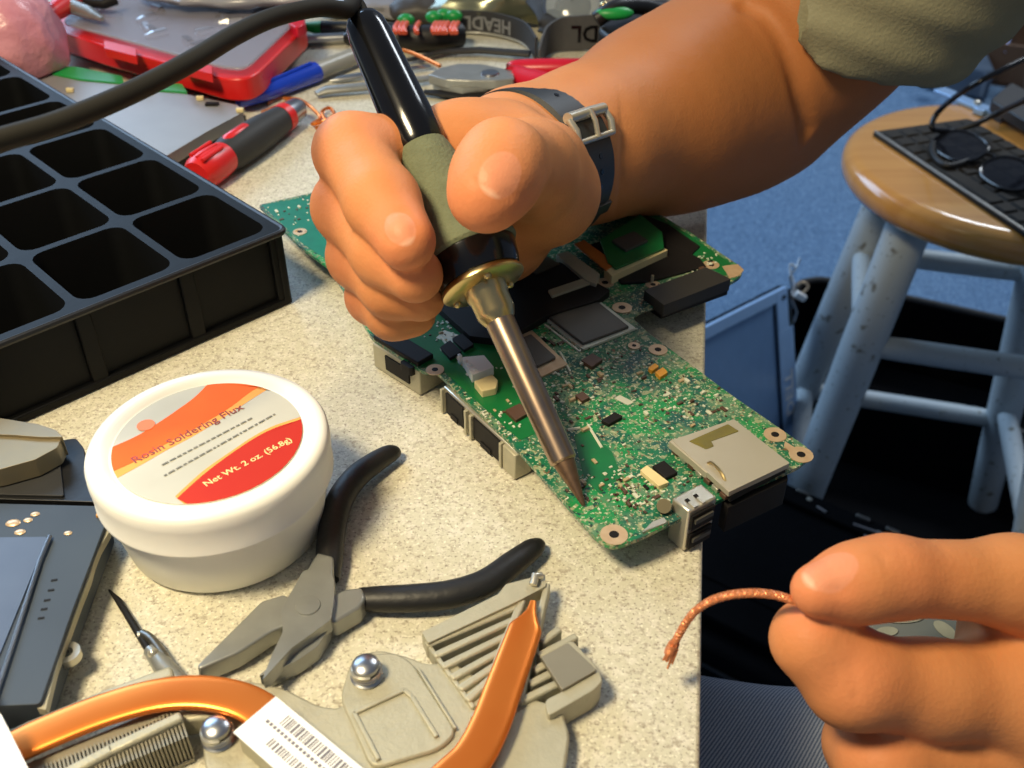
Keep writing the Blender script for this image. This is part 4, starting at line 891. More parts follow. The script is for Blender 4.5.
# stacked USB sockets
ub = [P(672, 498, 0.0172), P(701, 483, 0.0172), P(717, 497, 0.0172), P(689, 512, 0.0172)]
usb = mk('usb_socket_stack', MB().prism([(p.x, p.y) for p in ub], 0.0008, 0.0172), m_tin, mbd, bevel=0.0006, label='double USB socket with bright shield')
fdv = (ub[3] - ub[2]); fdv.z = 0; fl = fdv.length; fdv.normalize(); nv_ = Vector((fdv.y, -fdv.x, 0)); nv_ = nv_ if nv_.dot(ub[2] - ub[1]) > 0 else -nv_
UM = Matrix(((fdv.x, nv_.x, 0, ub[2].x), (fdv.y, nv_.y, 0, ub[2].y), (0, 0, 1, 0), (0, 0, 0, 1)))
for z in (0.0046, 0.0122):
    op = mk('socket_opening', MB(UM).box((fl / 2, 0.0002, z), (fl - 0.0022, 0.0012, 0.0058)), m_chipd, usb)
    mk('tongue', MB(UM).box((fl / 2, 0.0010, z + 0.0006), (fl - 0.004, 0.0010, 0.0016)), m_chip, usb)
for t_ in (0.25, 0.55):
    a = ub[0].lerp(ub[1], t_); b = ub[3].lerp(ub[2], t_); mk('shield_slot', MB().box(a.lerp(b, 0.55) + Vector((0, 0, 0.0002)), (0.0022, 0.0012, 0.0003), RB), m_chipd, usb)
    mk('shield_spring', MB().box(a.lerp(b, 0.8) + Vector((0, 0, 0.0004)), (0.0026, 0.0014, 0.0005), RB), m_tin, usb)
mk('shield_post', MB().tube([P(664, 506, ZB), P(664, 506, ZB + 0.003)], 0.0022, seg=14), m_gold, mbd, smooth=True)
# jack module below the card slot, hanging beside the table edge
jm = quad('jack_module', [(722, 500), (778, 474), (786, 468), (788, 480), (762, 492), (728, 508)], 0.0005, ZB - 0.002, m_chipd, 0.001, lab='black audio jack block under the card slot')
for x, y in ((735, 500), (763, 486)): mk('jack', MB().lathe([(0.0012, 0), (0.0028, 0), (0.0026, 0.0012), (0.0012, 0.0012)], P(x, y + 8, 0.005), nv_ + Vector((0, 0, 0.0)), seg=20), m_tin, jm, smooth=True)
# connectors along the left edge
le = lambda x, y: pxy(x, y, 0.0110)
def edge_box(nm, a, b, depth, z0, z1, m, lab=None):
    A_ = P(*a, z1); B_ = P(*b, z1); A_.z = B_.z = 0; u = (B_ - A_); L = u.length; u.normalize(); n = Vector((-u.y, u.x, 0)); c0 = P(600, 400, z1); n = n if (c0 - A_).dot(n) > 0 else -n
    M_ = Matrix(((u.x, n.x, 0, A_.x), (u.y, n.y, 0, A_.y), (0, 0, 1, 0), (0, 0, 0, 1)))
    return mk(nm, MB(M_).box((L / 2, depth / 2, (z0 + z1) / 2), (L, depth, z1 - z0)), m, mbd, bevel=0.0005, label=lab), M_, L
vb, VM, VL = edge_box('metal_port_shell', (372, 343), (419, 372), 0.012, 0.0006, ZB - 0.0016, m_alu, 'pale metal port shell at the near left edge')
mk('port_opening', MB(VM).box((VL * 0.55, -0.0001, 0.0066), (VL * 0.5, 0.0012, 0.0062)), m_chipd, vb)
mk('port_plug', MB(VM).prism(rrect(VL * 0.80, 0.0005, 0.006, 0.005, 0.001), 0.009, 0.0125), m_chipd, vb)
mk('shell_cover', MB(VM).box((VL * 0.5, 0.004, ZB + 0.001), (VL * 0.95, 0.0075, 0.002)), m_chipd, vb, bevel=0.0004)
nb, NM, NL = edge_box('network_port', (443, 386), (517, 453), 0.010, 0.0006, ZB - 0.0016, m_tin, 'tin-plated pair of network and modem ports')
for x0, w0 in ((0.18, 0.24), (0.62, 0.34)): 
    mk('port_opening', MB(NM).box((NL * x0, -0.0001, 0.0058), (NL * w0, 0.0012, 0.0088)), m_chipd, nb)
    mk('port_latch', MB(NM).box((NL * x0, -0.0004, 0.0022), (NL * w0 * 0.4, 0.0014, 0.002)), m_chipd, nb)
for x0 in (0.02, 0.36, 0.43, 0.83): mk('port_rib', MB(NM).box((NL * x0, -0.0008, 0.0058), (0.0012, 0.0016, 0.0102)), m_alu, nb, bevel=0.0002)
mk('beige_end', MB(NM).box((NL * 0.93, 0.0022, 0.0056), (NL * 0.16, 0.0066, 0.0102)), m_alu, nb, bevel=0.0004)
# upper section: memory slot doubling as the hand's dark shade, mini card, ribbon
quad('slot_shade_slab', [(430, 300), (560, 262), (610, 290), (598, 300), (545, 316), (505, 340), (470, 336)], ZB, ZB + 0.003, m_chipd, 0.0006, lab='black memory slot slab, also painting the dark shade under the hand')
quad('recess_plate', [(585, 246), (640, 228), (700, 258), (706, 266), (650, 281), (622, 283)], ZB, ZB + 0.0010, m_chipd, 0.0002)
quad('recess_plate', [(640, 213), (668, 224), (700, 246), (690, 256), (655, 244), (628, 222)], ZB, ZB + 0.0008, m_chipd, 0.0002)
quad('white_clip', [(556, 254), (568, 251), (600, 274), (596, 284), (586, 280)], ZB, ZB + 0.0045, m_alu, 0.0004)
quad('clip_bar', [(548, 290), (596, 274), (598, 280), (552, 296)], ZB, ZB + 0.0040, m_alu, 0.0003)
quad('orange_flex', [(574, 244), (584, 240), (616, 263), (606, 270)], ZB + 0.004, ZB + 0.0046, m_flex, 0)
mc = quad('mini_card', [(600, 240), (640, 214), (662, 232), (664, 248), (616, 268), (608, 262)], ZB + 0.0042, ZB + 0.0052, m_pcb2, 0.0001, lab='small green daughter card with a flat chip')
quad('card_chip', [(612, 240), (634, 231), (648, 240), (626, 250)], ZB + 0.0052, ZB + 0.0064, m_chip, 0.0002, par=mc)
quad('card_socket', [(604, 268), (660, 246), (668, 250), (612, 276)], ZB, ZB + 0.0040, m_cream, 0.0003, par=mc)
quad('metal_sheet', [(520, 262), (544, 254), (560, 264), (536, 274)], ZB + 0.003, ZB + 0.0034, m_steeld, 0)
quad('edge_connector', [(644, 290), (706, 267), (731, 279), (664, 305)], ZB - 0.001, ZB + 0.0042, m_chipd if False else m_dgrey, 0.0006, lab='long dark docking connector at the far right edge')
quad('connector_underside', [(650, 300), (725, 278), (729, 284), (662, 308)], ZB - 0.006, ZB - 0.001, m_chipd, 0.0003)
mk('brass_pin', MB().lathe([(0.0001, 0), (0.0006, 0), (0.0006, 0.003), (0.0001, 0.003)], P(652, 282, ZB + 0.0003), (0, 0, 1), seg=10), m_tin, mbd, smooth=True)
# support feet between board and table
for x, y in ((350, 240), (560, 240), (640, 240), (600, 500), (560, 380)):
    p = P(x, y, 0); mk('standoff', MB().lathe([(0.0001, 0.0002), (0.003, 0.0002), (0.003, ZB - 0.0015), (0.0001, ZB - 0.0015)], p, (0, 0, 1), seg=12), m_chipd, mbd)
# surface components
rr = random.Random(12); 
def inside(p, poly):
    c = False; n = len(poly); j = n - 1
    for i in range(n):
        if (poly[i][1] > p[1]) != (poly[j][1] > p[1]) and p[0] < (poly[j][0] - poly[i][0]) * (p[1] - poly[i][1]) / (poly[j][1] - poly[i][1]) + poly[i][0]: c = not c
        j = i
    return c
block = [[(545, 318), (596, 298), (636, 328), (583, 349)], [(666, 440), (735, 417), (795, 465), (725, 500)], [(668, 500), (700, 480), (720, 497), (690, 515)], [(455, 352), (488, 350), (502, 382), (480, 395)], [(505, 344), (532, 330), (562, 356), (534, 372)], [(600, 520), (630, 524), (620, 550), (600, 545)]]
placed = 0; tries = 0; stuff = MB(); dark = MB(); clusters = [(600, 390, 40), (640, 400, 45), (590, 375, 30), (640, 360, 25), (680, 400, 25), (610, 480, 22), (630, 500, 18), (650, 490, 16), (470, 420, 16), (500, 425, 18), (545, 345, 20), (700, 410, 20), (560, 400, 22), (700, 265, 8), (672, 282, 10), (300, 215, 22), (530, 360, 20), (440, 330, 14)]
while placed < 620 and tries < 20000:
    tries += 1; cx, cy, s_ = rr.choice(clusters); x, y = rr.gauss(cx, s_), rr.gauss(cy, s_ * 0.62)
    if not inside((x, y), bd) or any(inside((x, y), b) for b in block): continue
    if min(((x - hx) ** 2 + (y - hy) ** 2) for hx, hy in ((614, 535), (775, 435), (801, 455), (622, 308), (658, 350))) < 200: continue
    p = P(x, y, ZB); R_ = Matrix.Rotation(BA + rr.choice((0, math.pi / 2)), 3, 'Z')
    if placed < 88:
        k = rr.random(); L = rr.uniform(0.0014, 0.0026); h = rr.uniform(0.0005, 0.0012)
        if k < 0.6: mk('capacitor', MB().box(p + Vector((0, 0, h / 2)), (L, L * 0.52, h), R_), rr.choice((m_cap, m_capw, m_cap, m_chipb)), mbd, bevel=0.00012, bseg=1)
        else: mk('resistor', MB().box(p + Vector((0, 0, h / 3)), (L * 1.1, L * 0.5, h * .66), R_), rr.choice((m_chipd, m_chipb, m_capw)), mbd, bevel=0.0001, bseg=1)
    else:
        L = rr.uniform(0.0005, 0.0013); (stuff if rr.random() < 0.72 else dark).box(p + Vector((0, 0, 0.0002)), (L, L * 0.6, 0.0005), R_)
    placed += 1
o = mk('solder_joints', stuff, m_capw, mbd); o['kind'] = 'stuff'
o = mk('tiny_components', dark, m_chipb, mbd); o['kind'] = 'stuff'
# row of legs round the big chips
for (a, b) in (((545, 319), (583, 350)), ((583, 350), (636, 329)), ((504, 347), (534, 373)), ((534, 373), (560, 360))):
    lg = MB()
    for k in range(20): lg.box(P(a[0] + (b[0] - a[0]) * k / 19, a[1] + (b[1] - a[1]) * k / 19, ZB + 0.0003), (0.0007, 0.0012, 0.0004), RB)
    o = mk('chip_legs', lg, m_capw, mbd)
# ------------------------------------------------------------------ soldering iron
IA = P(584, 506, ZB + 0.0006); dA = (IA - CAM).dot(FW); IB = Q(362, 18, 0.335)
iv = (IB - IA).normalized(); IL = (IB - IA).length
def ip(s): return IA + iv * (s * IL)
iron = thing('soldering_iron', 'soldering iron with green foam grip, black handle and hot metal barrel', 'soldering iron', IA)
def seg_(nm, prof, m, **k): return mk(nm, MB().lathe([(r, s * IL) for r, s in prof], IA, iv, seg=56), m, iron, smooth=True, **k)
def S(f): return f * dA / (0.335 - f * (0.335 - dA))
seg_('tip', [(0.0001, 0.0), (0.0006, 0.002), (0.0033, S(.086)), (0.0033, S(.093))], m_tipm)
seg_('barrel', [(0.0001, S(.0915)), (0.0036, S(.090)), (0.0042, S(.094)), (0.0042, S(.11)), (0.0044, S(.25)), (0.0047, S(.385)), (0.0047, S(.40))], m_barrel)
seg_('collar_nut', [(0.0040, S(.372)), (0.0052, S(.382)), (0.0062, S(.395)), (0.0063, S(.425)), (0.0068, S(.43)), (0.0068, S(.455))], m_gold, label='brass-coloured nut')
fln = seg_('flange', [(0.0060, S(.446)), (0.0128, S(.448)), (0.0137, S(.452)), (0.0137, S(.457)), (0.0130, S(.463)), (0.008, S(.465))], m_gold, label='brass-coloured flange disc')
for a in (0.3, 2.4, 4.5):
    x = iv.cross(Vector((0, 0, 1))).normalized(); y = iv.cross(x)
    mk('flange_screw', MB().sphere(ip(S(.4462)) + x * (0.0105 * math.cos(a)) + y * (0.0105 * math.sin(a)), 0.0013, 12, 8), m_gold, fln, smooth=True)
seg_('black_collar', [(0.0110, S(.460)), (0.0132, S(.464)), (0.0142, S(.480)), (0.0152, S(.510)), (0.0152, S(.516)), (0.010, S(.52))], m_blackg, label='glossy black collar')
seg_('foam_grip', [(0.012, S(.512)), (0.0156, S(.513)), (0.0163, S(.519)), (0.0161, S(.528)), (0.0148, S(.540)), (0.0132, S(.558)), (0.0123, S(.585)), (0.0116, S(.62)), (0.0106, S(.66)), (0.0097, S(.70)), (0.0090, S(.722)), (0.0084, S(.732)), (0.0078, S(.734))], m_grip, label='grey-green foam grip')
seg_('handle', [(0.006, S(.725)), (0.0083, S(.728)), (0.0089, S(.74)), (0.0086, S(.80)), (0.0080, S(.88)), (0.0074, S(.96)), (0.0068, S(.985)), (0.0056, S(.997)), (0.0035, 1.002), (0.001, 1.003)], m_blackg, label='glossy black tapering handle')
cpts = [IB - iv * 0.004, IB + iv * 0.006, Q(345, 10, 0.326), Q(318, 8, 0.312), Q(275, 17, 0.295), Q(235, 35, 0.280), Q(190, 62, 0.264), Q(130, 93, 0.250), Q(60, 122, 0.238), Q(0, 140, 0.230), Q(-80, 165, 0.222), Q(-200, 215, 0.22)]
mk('power_cord', MB().tube(spline(cpts, 8), 0.0028, seg=14), m_cord, iron, smooth=True, label='dark grey cord')
# ------------------------------------------------------------------ the person
per = thing('person', 'person in olive T-shirt and jeans holding soldering iron and copper braid', 'person', (0.55, 0.2, FLOOR + 0.001))
HR = 0.00125
SH = Vector((0.30, 0.39, 0.34))   # right shoulder
# joints of the right arm
WR = Q(530, 165, 0.384); ELB = Q(750, 88, 0.515)
FM = WR.lerp(ELB, 0.55) + Vector((0, 0, 0.000))
G1 = Grid((-0.085, 0.215, 0.004), (0.27, 0.50, 0.30), HR)
# palm
palm = G1.field()
iM, mM, rM, pM = Q(466, 153, .345), Q(480, 186, .356), Q(492, 216, .364), Q(504, 240, .372)
for a, ra in ((iM, .0150), (mM, .0150), (rM, .0145), (pM, .0135)):
    chain(G1, [WR + Vector((-0.004, 0, 0)), a], [.0205, ra], .010, palm)
chain(G1, [iM, mM, rM, pM], [.0145, .0145, .014, .013], .010, palm)
# forearm and upper arm (smooth taper)
ARM = [(WR, .0236), (WR.lerp(ELB, .22), .0272), (WR.lerp(ELB, .5), .0375), (WR.lerp(ELB, .72), .0432), (WR.lerp(ELB, .88), .0446), (WR.lerp(ELB, 1.0), .0440)]
chain(G1, [a for a, _ in ARM], [r for _, r in ARM], .022, palm, marg=.03)
UPR = [(ELB + Vector((0, 0, 0)), .0440), (ELB.lerp(SH, .12), .0465), (ELB.lerp(SH, .3), .0500), (ELB.lerp(SH, .7), .0540), (SH, .056)]
chain(G1, [a for a, _ in UPR], [r for _, r in UPR], .018, palm, marg=.03)
# thenar and thumb
tC, tM, tI, tT = Q(545, 192, .355), Q(530, 168, .322), Q(503, 164, .284), Q(485, 196, .2745)
thumb = G1.field()
chain(G1, [tC, tM, tI], [.0178, .0138, .0115], .008, thumb)
chain(G1, [tI, tI.lerp(tT, .55), tT], [.0114, .0110, .0099], .006, thumb)
chain(G1, [WR, tC], [.0205, .0175], .008, thumb)
web = chain(G1, [Q(545, 160, .340), Q(508, 142, .348), iM], [.0130, .0115, .0135], .006)
F = smin(palm, web, .010); F = smin(F, thumb, .007)
fingers = [
    ('i', [iM, Q(352, 152, .320), Q(382, 202, .301), Q(406, 241, .2890)], [.0135, .0118, .0110, .0088]),
    ('m', [mM, Q(349, 207, .327), Q(386, 252, .308), Q(415, 275, .301)], [.0135, .0116, .0104, .0086]),
    ('r', [rM, Q(361, 256, .332), Q(392, 286, .318), Q(420, 296, .316)], [.0130, .0108, .0098, .0082]),
    ('p', [pM, Q(375, 296, .340), Q(394, 312, .330), Q(414, 314, .332)], [.0115, .0094, .0088, .0074])]
T = F.copy()
for nm, js, rs in fingers:
    fg = chain(G1, js, rs, .0045)
    T = np.minimum(T, smin(F, fg, .008)) if nm == 'i' else smin(T, smin(F, fg, .006), .0005)
    for jn, rj in ((js[1], rs[1]), (js[2], rs[2])): pass
# soft creases
vw = lambda p, k=1.0: (CAM - Vector(p)).normalized() * k
def crease(G, F_, pts, amp, w): gbump(G, F_, [np.array(p) for p in pts], amp, w)
def surf(a, r, d=None): return Vector(a) + vw(a, r)
def hit(G, F_, px, py, d0=.2, d1=.7):
    d = ray(px, py); t = d0
    while t < d1:
        i = ((np.array(CAM + d * t) - G.lo) / G.h + .5).astype(int)
        if (i >= 0).all() and (i < G.n).all() and F_[i[0], i[1], i[2]] < 0: return CAM + d * t
        t += .0008
    return CAM + d * .46
ec = [hit(G1, T, *q) for q in ((748, 4), (766, 12), (782, 34), (793, 62), (800, 92), (804, 116), (805, 132))]
crease(G1, T, spline(ec, 5), .0045, .0042)
js = fingers[0][1]
for k, off in ((2, 0.0), (2, .10), (2, -.12)):
    c_ = js[2].lerp(js[3], off) + vw(js[2], .0108); ax = (js[3] - js[2]).normalized(); sd_ = ax.cross(vw(js[2])).normalized(); crease(G1, T, [c_ - sd_ * .005, c_ + sd_ * .005], .0005, .0009)
c_ = js[1] + vw(js[1], .0112)
# nails: frames on the dorsal side
def nail(G, F_, tip, prev, up, L, Wd, r, fo=-.001):
    ax = (tip - prev).normalized(); up = (up - ax * up.dot(ax)).normalized(); sd_ = ax.cross(up).normalized(); c0 = tip + up * r + ax * fo
    n = 10; loop = [c0 + ax * (L / 2 * math.cos(a)) + sd_ * (Wd / 2 * math.sin(a)) - up * (0.28 * r * (math.sin(a)) ** 2) for a in [2 * math.pi * i / n for i in range(n + 1)]]
    crease(G, F_, loop, .0009, .0010)
    return (c0, ax, up, sd_, L, Wd)
NAILS = []
NAILS.append(nail(G1, T, tT, tI, vw(tT) + Vector((0.10, 0.0, 0.05)), .0130, .0112, .0099, .0006))
NAILS.append(nail(G1, T, js[3], js[2], vw(js[3]) + Vector((0.05, 0, 0.0)), .0110, .0086, .0086, .0018))
V1, F1 = nets(G1, T); V1 = relax(V1, F1, 2, .45)
# ---- left hand, close to the lens
G2 = Grid((0.052, 0.05, -0.075), (0.30, 0.27, 0.085), 0.0012)
LW = Vector((0.205, 0.118, 0.006)); LE = Vector((0.40, -0.03, -0.02))
lI, lMm, lR, lP = Q(1022, 692, .262), Q(1040, 760, .272), Q(1050, 790, .283), Q(1060, 840, .30)
lp = G2.field()
for a, ra in ((lI, .0150), (lMm, .0155), (lR, .015), (lP, .0135)): chain(G2, [LW, a], [.022, ra], .012, lp)
chain(G2, [lI, lMm, lR, lP], [.0150, .015, .0145, .013], .010, lp)
chain(G2, [LW, LW.lerp(LE, .5), LE], [.026, .034, .04], .02, lp, marg=.03)
th = G2.field()
lC, lM, lT1, lTt = Q(1150, 640, .262), Q(1015, 582, .255), Q(888, 577, .2440), Q(818, 590, .2370)
chain(G2, [lC, lM, lT1], [.018, .0106, .0093], .008, th)
chain(G2, [lT1, lT1.lerp(lTt, .5), lTt], [.0093, .0085, .0065], .006, th)
chain(G2, [LW, lC], [.022, .018], .01, th)
wb = chain(G2, [Q(1010, 612, .268), Q(1012, 645, .270)], [.0125, .0135], .006)
F2 = smin(lp, wb, .006); th = smin(th, wb, .004)
T2_ = F2.copy()
for nm, j2, r2_ in (
    ('i', [lI, Q(930, 690, .2540), Q(852, 678, .2470), Q(812, 640, .2460), Q(838, 640, .264)], [.0143, .0120, .0116, .0092, .0088]),
    ('m', [lMm, Q(882, 762, .2560), Q(866, 744, .266), Q(880, 715, .285)], [.0140, .0114, .0102, .009]),
    ('r', [lR, Q(912, 778, .268), Q(888, 765, .28), Q(910, 745, .295)], [.0140, .0112, .010, .0085]),
    ('p', [lP, Q(950, 815, .283), Q(925, 800, .292), Q(940, 785, .305)], [.0125, .0098, .0088, .0078])):
    fg = chain(G2, j2, r2_, .0050)
    T2_ = smin(T2_, smin(F2, fg, .005), .0006)
T2_ = smin(T2_, th, .0012)
def lcr(pix, dep, amp, w): crease(G2, T2_, [Q(x, y, dep) for x, y in pix], amp, w)
lcr([(834, 668), (840, 696)], .2355, .0006, .0011); lcr([(850, 660), (856, 696)], .2355, .0006, .0011); lcr([(866, 664), (870, 692)], .237, .0004, .0010)
lcr([(880, 556), (888, 572), (888, 590)], .2345, .0005, .0011); lcr([(900, 552), (908, 575)], .236, .0004, .0010)
NAILS2 = [nail(G2, T2_, lTt, lT1, Vector((-0.15, 0.10, 1.0)) + vw(lTt, 0.35), .0125, .0098, .0066)]
V2, F2f = nets(G2, T2_); V2 = relax(V2, F2f, 2, .45)
# ---- trunk (inside the shirt), coarser
G3 = Grid((0.22, -0.22, -0.30), (0.78, 0.52, 0.50), 0.007)
TC = Vector((0.52, 0.14, 0))
T3_ = G3.field()
chain(G3, [TC + Vector((0.02, 0, -.2)), TC + Vector((.01, 0, 0)), TC + Vector((0, 0, .22))], [.125, .12, .125], .05, T3_, marg=.05)
chain(G3, [TC + Vector((-.01, .06, .24)), Vector((SH.x + .02, SH.y, SH.z))], [.09, .058], .04, T3_, marg=.05)
chain(G3, [TC + Vector((-.01, -.06, .24)), Vector((0.45, -0.10, 0.26))], [.09, .058], .04, T3_, marg=.05)
chain(G3, [Vector((0.45, -0.10, 0.26)), Vector((0.43, -0.07, 0.02)), LE], [.056, .044, .04], .02, T3_, marg=.05)
chain(G3, [TC + Vector((0, 0, .26)), TC + Vector((-.02, 0, .38))], [.065, .056], .03, T3_, marg=.05)
V3, F3 = nets(G3, T3_)
V = np.concatenate([V1, V2, V3]); Fc = np.concatenate([F1, F2f + len(V1), F3 + len(V1) + len(V2)])
nail_a = np.zeros(len(V)); moon = np.zeros(len(V)); red = np.zeros(len(V)); arm = np.zeros(len(V))
for (c0, ax, up, sd_, L, Wd) in NAILS + NAILS2:
    R = V - np.array(c0); a_ = R @ np.array(ax); s_ = R @ np.array(sd_); u_ = R @ np.array(up)
    e = np.sqrt((a_ / (L / 2)) ** 2 + (s_ / (Wd / 2)) ** 2); ok = (u_ > -.0055) & (np.abs(u_) < .007)
    nail_a = np.maximum(nail_a, np.where(ok, np.clip(1.5 - e, 0, 1.5), 0))
    moon = np.maximum(moon, np.where(ok & (e < 1.3), np.clip(a_ / L + .5, 0, 1.2), 0))
for c0, w, k in ([(f[1][1], .014, .55) for f in fingers] + [(js[3], .012, .5), (tT, .013, .6), (lTt, .012, .5), (Q(850, 672, .238), .014, .25), (lT1, .014, .35), (Q(872, 728, .25), .012, .25)]):
    red = np.maximum(red, k * np.exp(-(np.linalg.norm(V - np.array(c0), axis=1) / w) ** 2))
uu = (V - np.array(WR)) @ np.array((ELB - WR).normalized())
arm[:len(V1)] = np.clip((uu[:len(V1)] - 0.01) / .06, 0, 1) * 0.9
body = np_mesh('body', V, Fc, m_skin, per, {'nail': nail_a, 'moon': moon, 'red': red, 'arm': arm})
# ---- T-shirt: right sleeve, trunk
G4 = Grid((0.12, -0.26, -0.30), (0.80, 0.60, 0.46), 0.0034)
S4 = G4.field()
UD = (SH - ELB).normalized(); hemc = ELB.lerp(SH, .17)
sag = Vector((0.006, -0.002, -0.005))
chain(G4, [hemc - UD * 0.05, ELB.lerp(SH, .65) + sag * .4, SH + sag * .2, TC + Vector((-.01, .06, .24))], [.0570, .0585, .064, .10], .03, S4, marg=.05)
chain(G4, [hemc + sag * 1.2 - UD * .04, SH + sag], [.052, .06], .03, S4, marg=.05)
chain(G4, [TC + Vector((0.02, 0, -.22)), TC + Vector((.01, 0, 0)), TC + Vector((0, 0, .22))], [.142, .138, .138], .05, S4, marg=.05)
chain(G4, [TC + Vector((-.01, -.06, .24)), Vector((0.45, -0.10, 0.26)), Vector((0.43, -.07, .10))], [.105, .074, .066], .04, S4, marg=.05)
sl_, X = G4.sl((0.12, .1, -.05), (.5, .6, .44))
proj_ = (X[0] - hemc.x) * UD.x + (X[1] - hemc.y) * UD.y + (X[2] - hemc.z) * UD.z
# folds and hem cut on the sleeve
fold = 0.0022 * np.sin(proj_ * 210 + 6 * np.sin(X[2] * 30 + X[1] * 22)) * np.clip(1 - (proj_ / .16), 0, 1)
S4[sl_] += fold
nearcut = cone_d(X, np.array(hemc - UD * .07), np.array(SH), .09, .10)
cut = -(proj_ + 0.006 * np.sin(X[0] * 60))
S4[sl_] = np.where(nearcut < 0, np.maximum(S4[sl_], cut), S4[sl_])
inn = cone_d(X, np.array(ELB), np.array(SH), .0515, .058); inner = np.maximum(inn, proj_ - 0.05)
S4[sl_] = np.maximum(S4[sl_], -inner)
V4, F4 = nets(G4, S4); V4 = relax(V4, F4, 7, .5)
np_mesh('t_shirt', V4, F4, m_shirt, per)
# ---- jeans
G5 = Grid((-0.16, -0.14, -0.46), (0.76, 0.42, -0.05), 0.006)
J5 = G5.field()
chain(G5, [Vector((.52, .20, -.24)), Vector((.05, .185, -.195)), Vector((-.06, .18, -.20))], [.125, .094, .078], .03, J5, marg=.05)
chain(G5, [Vector((-.06, .18, -.20)), Vector((-.09, .17, -.46))], [.078, .062], .03, J5, marg=.05)
chain(G5, [Vector((.52, .07, -.24)), Vector((.08, -.03, -.20)), Vector((-.04, -.04, -.21))], [.125, .094, .078], .03, J5, marg=.05)
chain(G5, [Vector((.56, .20, -.24)), Vector((.56, .07, -.24))], [.14, .14], .03, J5, marg=.05)
sl_, X = G5.sl((-.2, -.2, -.5), (.8, .5, 0)); J5[sl_] += .0018 * np.sin(X[0] * 60 + X[1] * 90 + 3 * np.sin(X[0] * 23)) 
V5, F5 = nets(G5, J5); V5 = relax(V5, F5, 2, .5)
np_mesh('jeans', V5, F5, m_denim, per)
# ------------------------------------------------------------------ wrist watch
wd = ((ELB - WR).normalized() + (WR - CAM).normalized() * 0.16).normalized(); WC = WR - wd * 0.001
wa = wd.cross(Vector((0, 0, 1))).normalized(); wb_ = wd.cross(wa).normalized()
wt = thing('wrist_watch', 'wrist watch on the right wrist with black rubber strap and steel buckle', 'watch', WC)
def ring(r, hw, th_, m, nm, a0=0, a1=2 * math.pi, n=64, par=None, off=0.0):
    vs = []; 
    for i in range(n + 1):
        a = a0 + (a1 - a0) * i / n; d = wa * math.cos(a) + wb_ * math.sin(a)
        for (rr_, h) in ((r, -hw), (r + th_, -hw * .92), (r + th_, hw * .92), (r, hw)): vs.append(WC + wd * (off + h) + d * rr_)
    fs = []
    for i in range(n):
        for k in range(4): fs.append((i * 4 + k, i * 4 + (k + 1) % 4, (i + 1) * 4 + (k + 1) % 4, (i + 1) * 4 + k))
    if a1 - a0 < 6.28: fs += [(0, 3, 2, 1), (n * 4, n * 4 + 1, n * 4 + 2, n * 4 + 3)]
    return mk(nm, MB().add(vs, fs), m, par or wt, smooth=True, auto=35)
rw = .0272
strap = ring(rw, .0115, .0026, m_strap, 'strap')
tgt = Q(562, 130, .36); bd_ = tgt - WC; ab = math.atan2(bd_.dot(wb_), bd_.dot(wa))
sgn = 1 if (Q(500, 100, .39) - WC).dot(-wa * math.sin(ab) + wb_ * math.cos(ab)) > 0 else -1
ring(rw + .0026, .0106, .0022, m_strap, 'strap_tail', ab - sgn * 1.5, ab - sgn * 0.05, 30)
def wpt(a, r, h): return WC + wd * h + (wa * math.cos(a) + wb_ * math.sin(a)) * r
bk = mk('buckle', MB().tube([wpt(ab + sgn * .02, rw + .0056, -.0130), wpt(ab + sgn * .02, rw + .0060, .0), wpt(ab + sgn * .02, rw + .0056, .0130)], .0021, seg=12), m_tin, wt, smooth=True)
for h in (-.0128, .0128): mk('buckle_side', MB().tube([wpt(ab, rw + .0056, h), wpt(ab - sgn * .14, rw + .006, h), wpt(ab - sgn * .27, rw + .0048, h * .98)], .0014, seg=10), m_tin, bk, smooth=True)
mk('buckle_bar', MB().tube([wpt(ab - sgn * .27, rw + .0050, -.0126), wpt(ab - sgn * .27, rw + .0050, .0126)], .0012, seg=10), m_tin, bk, smooth=True)
mk('buckle_prong', MB().tube([wpt(ab - sgn * .27, rw + .0058, 0), wpt(ab - sgn * .1, rw + .0074, 0), wpt(ab + sgn * .03, rw + .0078, 0)], .0010, seg=8), m_tin, bk, smooth=True)
for k, a in enumerate((ab + sgn * .45, ab - sgn * .48, ab - sgn * .66, ab - sgn * .84, ab - sgn * 1.02)):
    rr_ = rw + (.0026 if k == 0 else .0048); d = (wa * math.cos(a) + wb_ * math.sin(a)); mk('strap_hole', MB().lathe([(.0001, 0), (.0011, 0), (.0011, .0002), (.0001, .0002)], WC + d * rr_, d, seg=12), m_blackg, wt)
ring(rw + .0046, .0118, .0014, m_strap, 'strap_keeper', ab - sgn * 1.22, ab - sgn * 1.08, 6)
ac = ab + math.pi * .95; d = (wa * math.cos(ac) + wb_ * math.sin(ac))
wcs = mk('watch_case', MB().lathe([(.001, 0), (.016, 0), (.0185, .002), (.0185, .007), (.016, .009), (.001, .009)], WC + d * (rw + .0005), d, seg=40), m_chipd, wt, smooth=True)
mk('watch_glass', MB().lathe([(.001, 0), (.0145, 0), (.0140, .0006), (.001, .0008)], WC + d * (rw + .0095), d, seg=40), m_lens, wcs, smooth=True)
